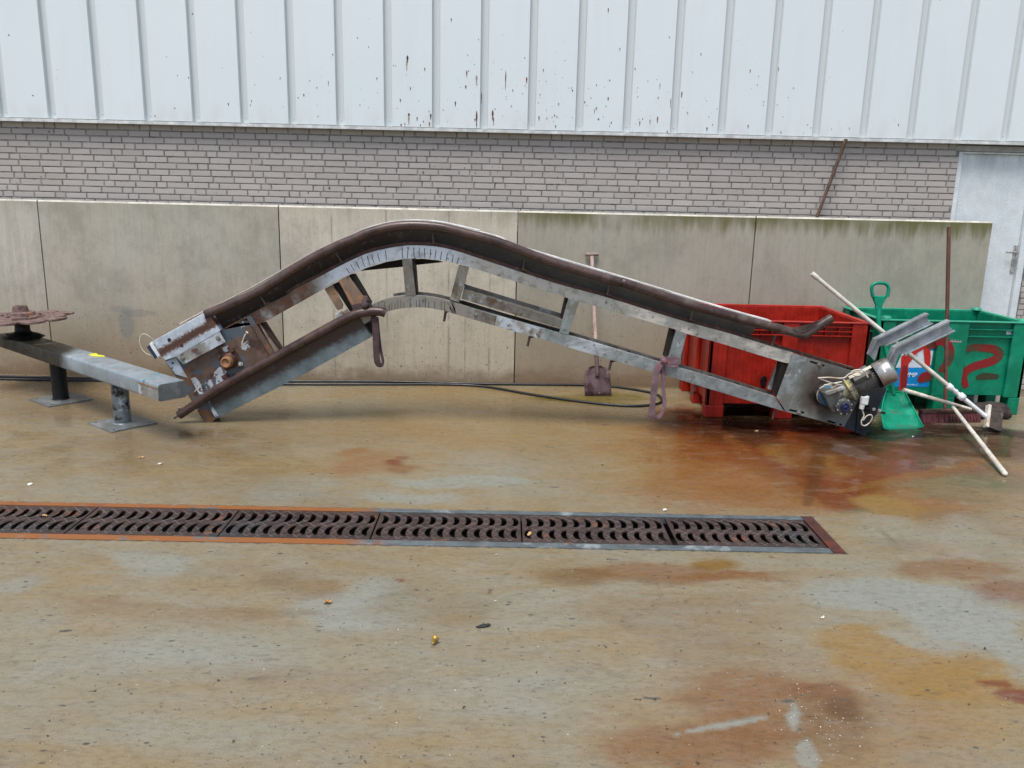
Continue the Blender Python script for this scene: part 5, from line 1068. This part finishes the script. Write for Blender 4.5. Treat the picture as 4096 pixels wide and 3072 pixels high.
# ------------------------------------------------------------------ green shovel
gs = thing("plastic_shovel", "green plastic shovel with D-shaped grip, blade down beside the gear motor", "shovel", (8.6, -1.4, 0))
bl = G(z6(745, 1208)[0], .004); brr = G(z6(1052, 1196)[0], .004); tl = W(z6(770, 900)[0], -1.16); trr = W(z6(900, 905)[0], -1.12)
mb = MB(); rows = []
n_ = ((brr-bl).cross(tl-bl)).normalized(); n_ = n_ if n_.y < 0 else -n_
lm = W(z6(700, 1060)[0], -1.45); rm = W(z6(990, 1050)[0], -1.36)
for t in [i/8 for i in range(9)]:
    l_ = (bl*(1-t)**2+lm*2*t*(1-t)+tl*t*t) if t < 1 else tl; r_ = brr.lerp(trr, t); row = []
    for k in range(11):
        u = k/10; edge = abs(2*u-1)**6; top = t**7
        row.append(l_.lerp(r_, u)-n_*.045*(1-edge)*min(1, .15+t*1.2)*(1-.6*top)+n_*.02*edge)
    rows.append(row)
vs = [p for r_ in rows for p in r_]; n11 = len(vs); vs2 = [p-n_*.004 for p in vs]; fs = []
for i in range(8):
    for k in range(10): a = i*11+k; fs.append((a, a+1, a+12, a+11)); fs.append((n11+a+11, n11+a+12, n11+a+1, n11+a))
for i in range(8):
    for e in (0, 10): a = i*11+e; fs.append((a, a+11, n11+a+11, n11+a))
for k in range(10): fs.append((k, k+1, n11+k+1, n11+k)); a = 88+k; fs.append((a, a+1, n11+a+1, n11+a))
mb.add(vs+vs2, fs, 0, True); e = [r_[10] for r_ in rows]; mb.tube([r_[0] for r_ in rows], .006, 6); mb.tube(e, .007, 6); mb.tube(rows[-1], .007, 6); mb.build("blade", M_scoop, gs)
mb = MB(); mb.tube(smoothpath([W(z6(825, 930)[0], -1.15), W(z6(780, 640)[0], -1.10), W(z6(740, 500)[0], -1.06), W(z6(714, 410)[0], -1.03), W(z6(712, 330)[0], -1.015), W(z6(716, 262)[0], -1.0)], 5), .0215, 12); mb.build("shaft", M_scoop, gs)
GQ = lambda x, y: W(z6(x, y)[0], -1.0)
mb = MB(); mb.prism([GQ(*p) for p in ((690, 270), (692, 235), (662, 165), (690, 165), (757, 165), (785, 160), (745, 235), (735, 280))], (0, .035, 0))
mb.tube(smoothpath([GQ(668, 170), GQ(658, 120), GQ(662, 82), GQ(690, 65), GQ(725, 62), GQ(760, 66), GQ(785, 85), GQ(788, 120), GQ(778, 170)], 4), .0165, 10); mb.build("grip", M_scoop, gs, .006)

# ------------------------------------------------------------------ brooms, poles and loose sticks
pb = thing("push_broom", "white-handled push broom with dark bristles lying against the red bin", "broom", (9.35, -1.5, 0))
h0 = W(zw(1230, 1060)[0], -1.50); r1 = G(z6(632, 352)[0], .962)
dd = (r1-h0).normalized(); top_ray = z6(205, 15)[0]
best = min([h0+dd*(.8+i*.005) for i in range(300)], key=lambda p: (lambda v: abs(2048+FPX*(v.dot(RR))/(v.dot(FW))-top_ray[0]))(p-CAM))
mb = MB(); mb.tube(resample([h0+dd*.42, best], 10), .0195, 14); mb.lathe([(0, .0235), (.07, .0235)], best-dd*.045, dd, 14); mb.build("handle", M_handle, pb)
mb = MB(); mb.tube([h0, h0+dd*.30], .021, 12); c1 = h0+dd*.30
mb.lathe([(0, .022), (.0, .034), (.05, .034), (.05, .022), (.075, .018), (.10, .026), (.125, .018), (.15, .030), (.19, .030), (.19, .02)], c1-dd*.04, dd, 14); mb.build("handle_socket", M_white, pb)
HA, HB = W(zw(1300, 770)[0], -1.44), W(zw(1235, 1345)[0], -1.56)
ux = (HB-HA).normalized(); out_ = Vector((.97, .05, -.06)); out_ = (out_-ux*out_.dot(ux)).normalized(); sd_ = ux.cross(out_)
mb = MB(); q = [HA-sd_*.022-out_*.014, HB-sd_*.022-out_*.014, HB-sd_*.022+out_*.014, HA-sd_*.022+out_*.014]; mb.prism(q, sd_*.05); mb.build("broom_head", M_stick, pb, .006)
mb = MB(); rng = random.Random(5)
for i in range(40):
    for j in range(7):
        p = HA.lerp(HB, (i+.5)/40)+sd_*(-.022+.05*(j+.5)/7)+out_*.0142; v = (out_*rng.uniform(.104, .116)+sd_*.004*(j-3)+ux*(.0004*(i-20)+rng.uniform(-.003, .003))); mb.tube([p, p+v*.5, p+v], .0046, 5)
mb.build("bristles", M_brist, pb)

rbm = thing("red_broom", "upright broom with brown pole and dark red bristles, leaning on the green bin", "broom", (9.15, -1.25, 0))
p0 = G(z6(1230, 1062)[0], .09); p0 = W(z6(1230, 1062)[0], -1.24); p1 = W((3796, 908), -.99)
mb = MB(); mb.tube(resample([p0, p1], 10), .0178, 14); mb.build("handle", M_pole, rbm)
b0_, b1_ = W(z6(1030, 1118)[0], -1.29), W(z6(1497, 1078)[0], -1.20); a0 = Vector((b0_.x, b0_.y, .105)); a1 = Vector((b1_.x, b1_.y, .105)); e = (a1-a0).normalized(); s_ = Vector((-e.y, e.x, 0))
mb = MB(); mb.prism([a0-s_*.035+Vector((0, 0, -.012)), a1-s_*.035+Vector((0, 0, -.012)), a1-s_*.035+Vector((0, 0, .018)), a0-s_*.035+Vector((0, 0, .018))], s_*.07); mb.build("broom_head", M_drust, rbm, .005)
mb = MB()
for i in range(60):
    for j in range(4):
        p = a0.lerp(a1, (i+.5)/60)+s_*(-.032+.064*(j+.5)/4)+Vector((0, 0, -.0122)); v = Vector((rng.uniform(-.006, .006), -.012*(2-j)+rng.uniform(-.004, .004), -(p.z-.003))); mb.tube([p, p+v*.6, p+v], .0055, 5)
mb.build("bristles", M_bristr, rbm)
# dark bundle under the bin
q = [G(zw(x, y)[0], 0) for x, y in ((640, 960), (1560, 960))]
pts = smoothpath([Vector((9.40, -1.10, .06)), Vector((9.48, -1.08, .085)), Vector((9.60, -1.07, .10)), Vector((9.72, -1.06, .09)), Vector((9.80, -1.05, .06))], 5); mb = MB()
for k, (dy, dz, r_) in enumerate(((0, 0, .062), (-.045, -.025, .045), (.04, -.02, .05))):
    mb.tube([p+Vector((0, dy, max(dz, r_-p.z+.001)+.004*math.sin(i*1.3+k))) for i, p in enumerate(pts)], r_, 12)
tag(mb.build("rag_bundle", M_bundle), "dark rounded bundle on the ground under the green bin, behind the white broom", "bundle")

def stick(label, a, b_, r, m, ends=None):
    mb = MB(); P = resample([a, b_], 14); mb.tube(P, r[0], 14, 0, True, r[1]); d = (b_-a).normalized()
    if ends: mb.lathe([(-.03, r[1]*1.02), (0, r[1]*.95), (.014, r[1]*.6), (.018, r[1]*.1)], b_, d, 14)
    return tag(mb.build("broom_stick", m), label, "stick", "loose broom sticks on the yard")
sa = W(z6(905, 897)[0], -1.33); sb_ = W(z6(1432, 1048)[0], -1.36)
stick("cream wooden stick lying across the dark red broom, its cut end by the green shovel", sa, sb_, (.021, .014), M_stick)
sc_ = W(z6(1292, 1032)[0], -1.385); se = G(z6(1698, 1552)[0], .022)
stick("white stick sloping from the dark red broom forward onto the stained ground", sc_, se, (.0165, .021), M_handle, True)
pa, pz = W((3268, 868), .135), W((3385, 556), .082)
de = (pz-pa).normalized(); mb = MB(); mb.tube(resample([pa-de*1.55, pz], 14), .0175, 12)
tag(mb.build("wooden_pole", M_pole2), "weathered wooden pole stuck behind the concrete wall, leaning on the cladding", "pole")

# ------------------------------------------------------------------ litter
def flat(name, label, cat, px, size, m, squ=.5, z=.003, rot=0, seed=1, curl=.006, group=None):
    rng = random.Random(seed); c = G((px[0]*1.8517, px[1]*1.8517)); mb = MB(); n = 10; vs = [c+Vector((0, 0, z+curl*.4))]
    for k in range(n):
        a = 2*math.pi*k/n; r_ = size*(1+rng.uniform(-.25, .25)); x, y = r_*math.cos(a), r_*squ*math.sin(a)
        vs.append(c+Vector((x*math.cos(rot)-y*math.sin(rot), x*math.sin(rot)+y*math.cos(rot), z+curl*rng.random())))
    m_ = len(vs); vs += [v-Vector((0, 0, .0025)) for v in vs]
    fs = [(0, 1+k, 1+(k+1) % n) for k in range(n)]+[(m_, m_+1+(k+1) % n, m_+1+k) for k in range(n)]+[(1+k, 1+(k+1) % n, m_+1+(k+1) % n, m_+1+k) for k in range(n)]
    mb.add(vs, fs); o = mb.build(name, m); bs = Vector((c.x, c.y, 0)); o.data.transform(Matrix.Translation(-bs)); o.location = bs
    return tag(o, label, cat, group)
M_leaf = weathered("orange_leaf", (.42, .20, .07), [dict(c=(.2, .09, .03), sc=40, lo=.5, hi=.65)], .6); M_tan = weathered("tan_leaf", (.55, .36, .16), [dict(c=(.35, .2, .08), sc=50, lo=.5, hi=.65)], .6)
M_chip = plain("dark_chip", (.02, .022, .024), .4); M_pale = plain("pale_scrap", (.75, .70, .62), .6); M_brass = weathered("brass", (.55, .36, .08), [dict(c=(.75, .65, .45), sc=60, lo=.55, hi=.7)], .35, .7)
flat("leaf", "curled orange-brown leaf lying on the grey damp patch in front of the drain", "leaf", (708, 1304), .020, M_leaf, .7, .004, .3, 2, .02)
flat("leaf", "tan leaf in a slot of the drain grate", "leaf", (1144, 1156), .018, M_tan, .6, .004, 1.0, 5, .014)
flat("leaf", "yellowish leaf on the drain grate near the left edge of the photo", "leaf", (97, 1117), .014, M_tan, .6, .006, .2, 6, .014)
flat("leaf", "orange leaf on the dark ground below the red bristles", "leaf", (1974, 915), .028, M_tan, .6, .003, 0, 7, .01)
flat("leaf", "small orange leaf beside the lower white stick", "leaf", (2016, 914), .018, M_tan, .6, .003, .5, 8, .01)
flat("leaf", "brown leaf on the rust stain between the red bin and the drain", "leaf", (1634, 932), .020, M_tan, .4, .003, .1, 9, .008)
flat("leaf", "pale orange leaf behind the drain in line with the stand's base plate", "leaf", (306, 989), .022, M_tan, .5, .003, .4, 10, .01)
flat("chip", "black oblong chip on the concrete in front of the drain", "chip", (1046, 1353), .036, M_chip, .42, .004, .35, 3, .006)
for px, s_, lb2 in (((346, 1003), .020, "white paper scrap behind the drain, near the pale orange leaf"), ((66, 1047), .018, "pink-white scrap behind the drain near the left edge of the photo"), ((1436, 1103), .020, "white scrap lying just behind the grey rail of the drain"),
                ((1072, 1200), .008, "small white pebble on the concrete just in front of the drain"), ((1070, 1300), .006, "tiny white bit in front of the drain"), ((1777, 1336), .012, "white feather-like scrap on the blue-grey patch"), ((2150, 893), .018, "pale scrap beside the broom bristles and green bin foot"), ((2173, 882), .014, "white bit on the ground at the right edge of the photo"), ((1972, 944), .010, "white bit on the dark stain in front of the green shovel")):
    flat("scrap", lb2, "scrap", px, s_, M_pale, .6, .003, s_*50, int(px[0]), .01)
c = G((938*1.8517, 1392*1.8517)); mb = MB(); d = Vector((.25, .55, .45)).normalized(); mb.lathe([(-.016, .007), (-.006, .008), (-.006, .011), (.004, .012), (.004, .016), (.009, .017), (.009, .014), (.013, .017), (.017, .018), (.018, .010)], c+Vector((0, 0, .019)), d, 16)
tag(mb.build("brass_fitting", M_brass), "small brass fitting lying on the concrete, the nearest object to the viewer", "fitting")
# scattered grit, nobody could count it
mb = MB(); rng = random.Random(21)
def grain(c, s_):
    vs = [c+Vector((rng.uniform(-1, 1)*s_, rng.uniform(-1, 1)*s_, (.1+rng.random())*s_*.8)) for _ in range(4)]
    mb.add(vs, [(0, 1, 2), (0, 2, 3), (0, 3, 1), (1, 3, 2)], 0 if rng.random() < .6 else 1)
for (cx, cy, sx, sy, n) in ((1745, 1530, 45, 30, 70), (1790, 1570, 55, 28, 90), (1700, 1480, 35, 25, 40), (1780, 1620, 60, 30, 40), (1630, 1165, 12, 12, 8), (1100, 1300, 700, 180, 160), (1000, 1050, 600, 60, 60), (700, 1500, 600, 130, 60)):
    for _ in range(n):
        x, y = rng.gauss(cx, sx), rng.gauss(cy, sy)
        if 1075 < y < 1205: continue
        p = G((x*1.8517, y*1.8517)); grain(p, rng.uniform(.0018, .0042))
tag(mb.build("grit", [M_pale, M_boltd]), "loose pale grit strewn over the yard", "grit", kind='stuff')
mb = MB()
for _ in range(420):
    p = G((rng.uniform(0, 4096), rng.uniform(1650, 3060)))
    if DY0-.02 < p.y < DY1+.02 or p.y > -.5: continue
    grain(p, rng.uniform(.003, .008)*(.5+rng.random()))
o = mb.build("dirt_crumbs", [plain("dirt_crumb", (.05, .042, .034), .8), plain("dirt_crumb_brown", (.10, .07, .05), .8)]); tag(o, "dark crumbs of dirt scattered over the yard", "dirt", kind='stuff')
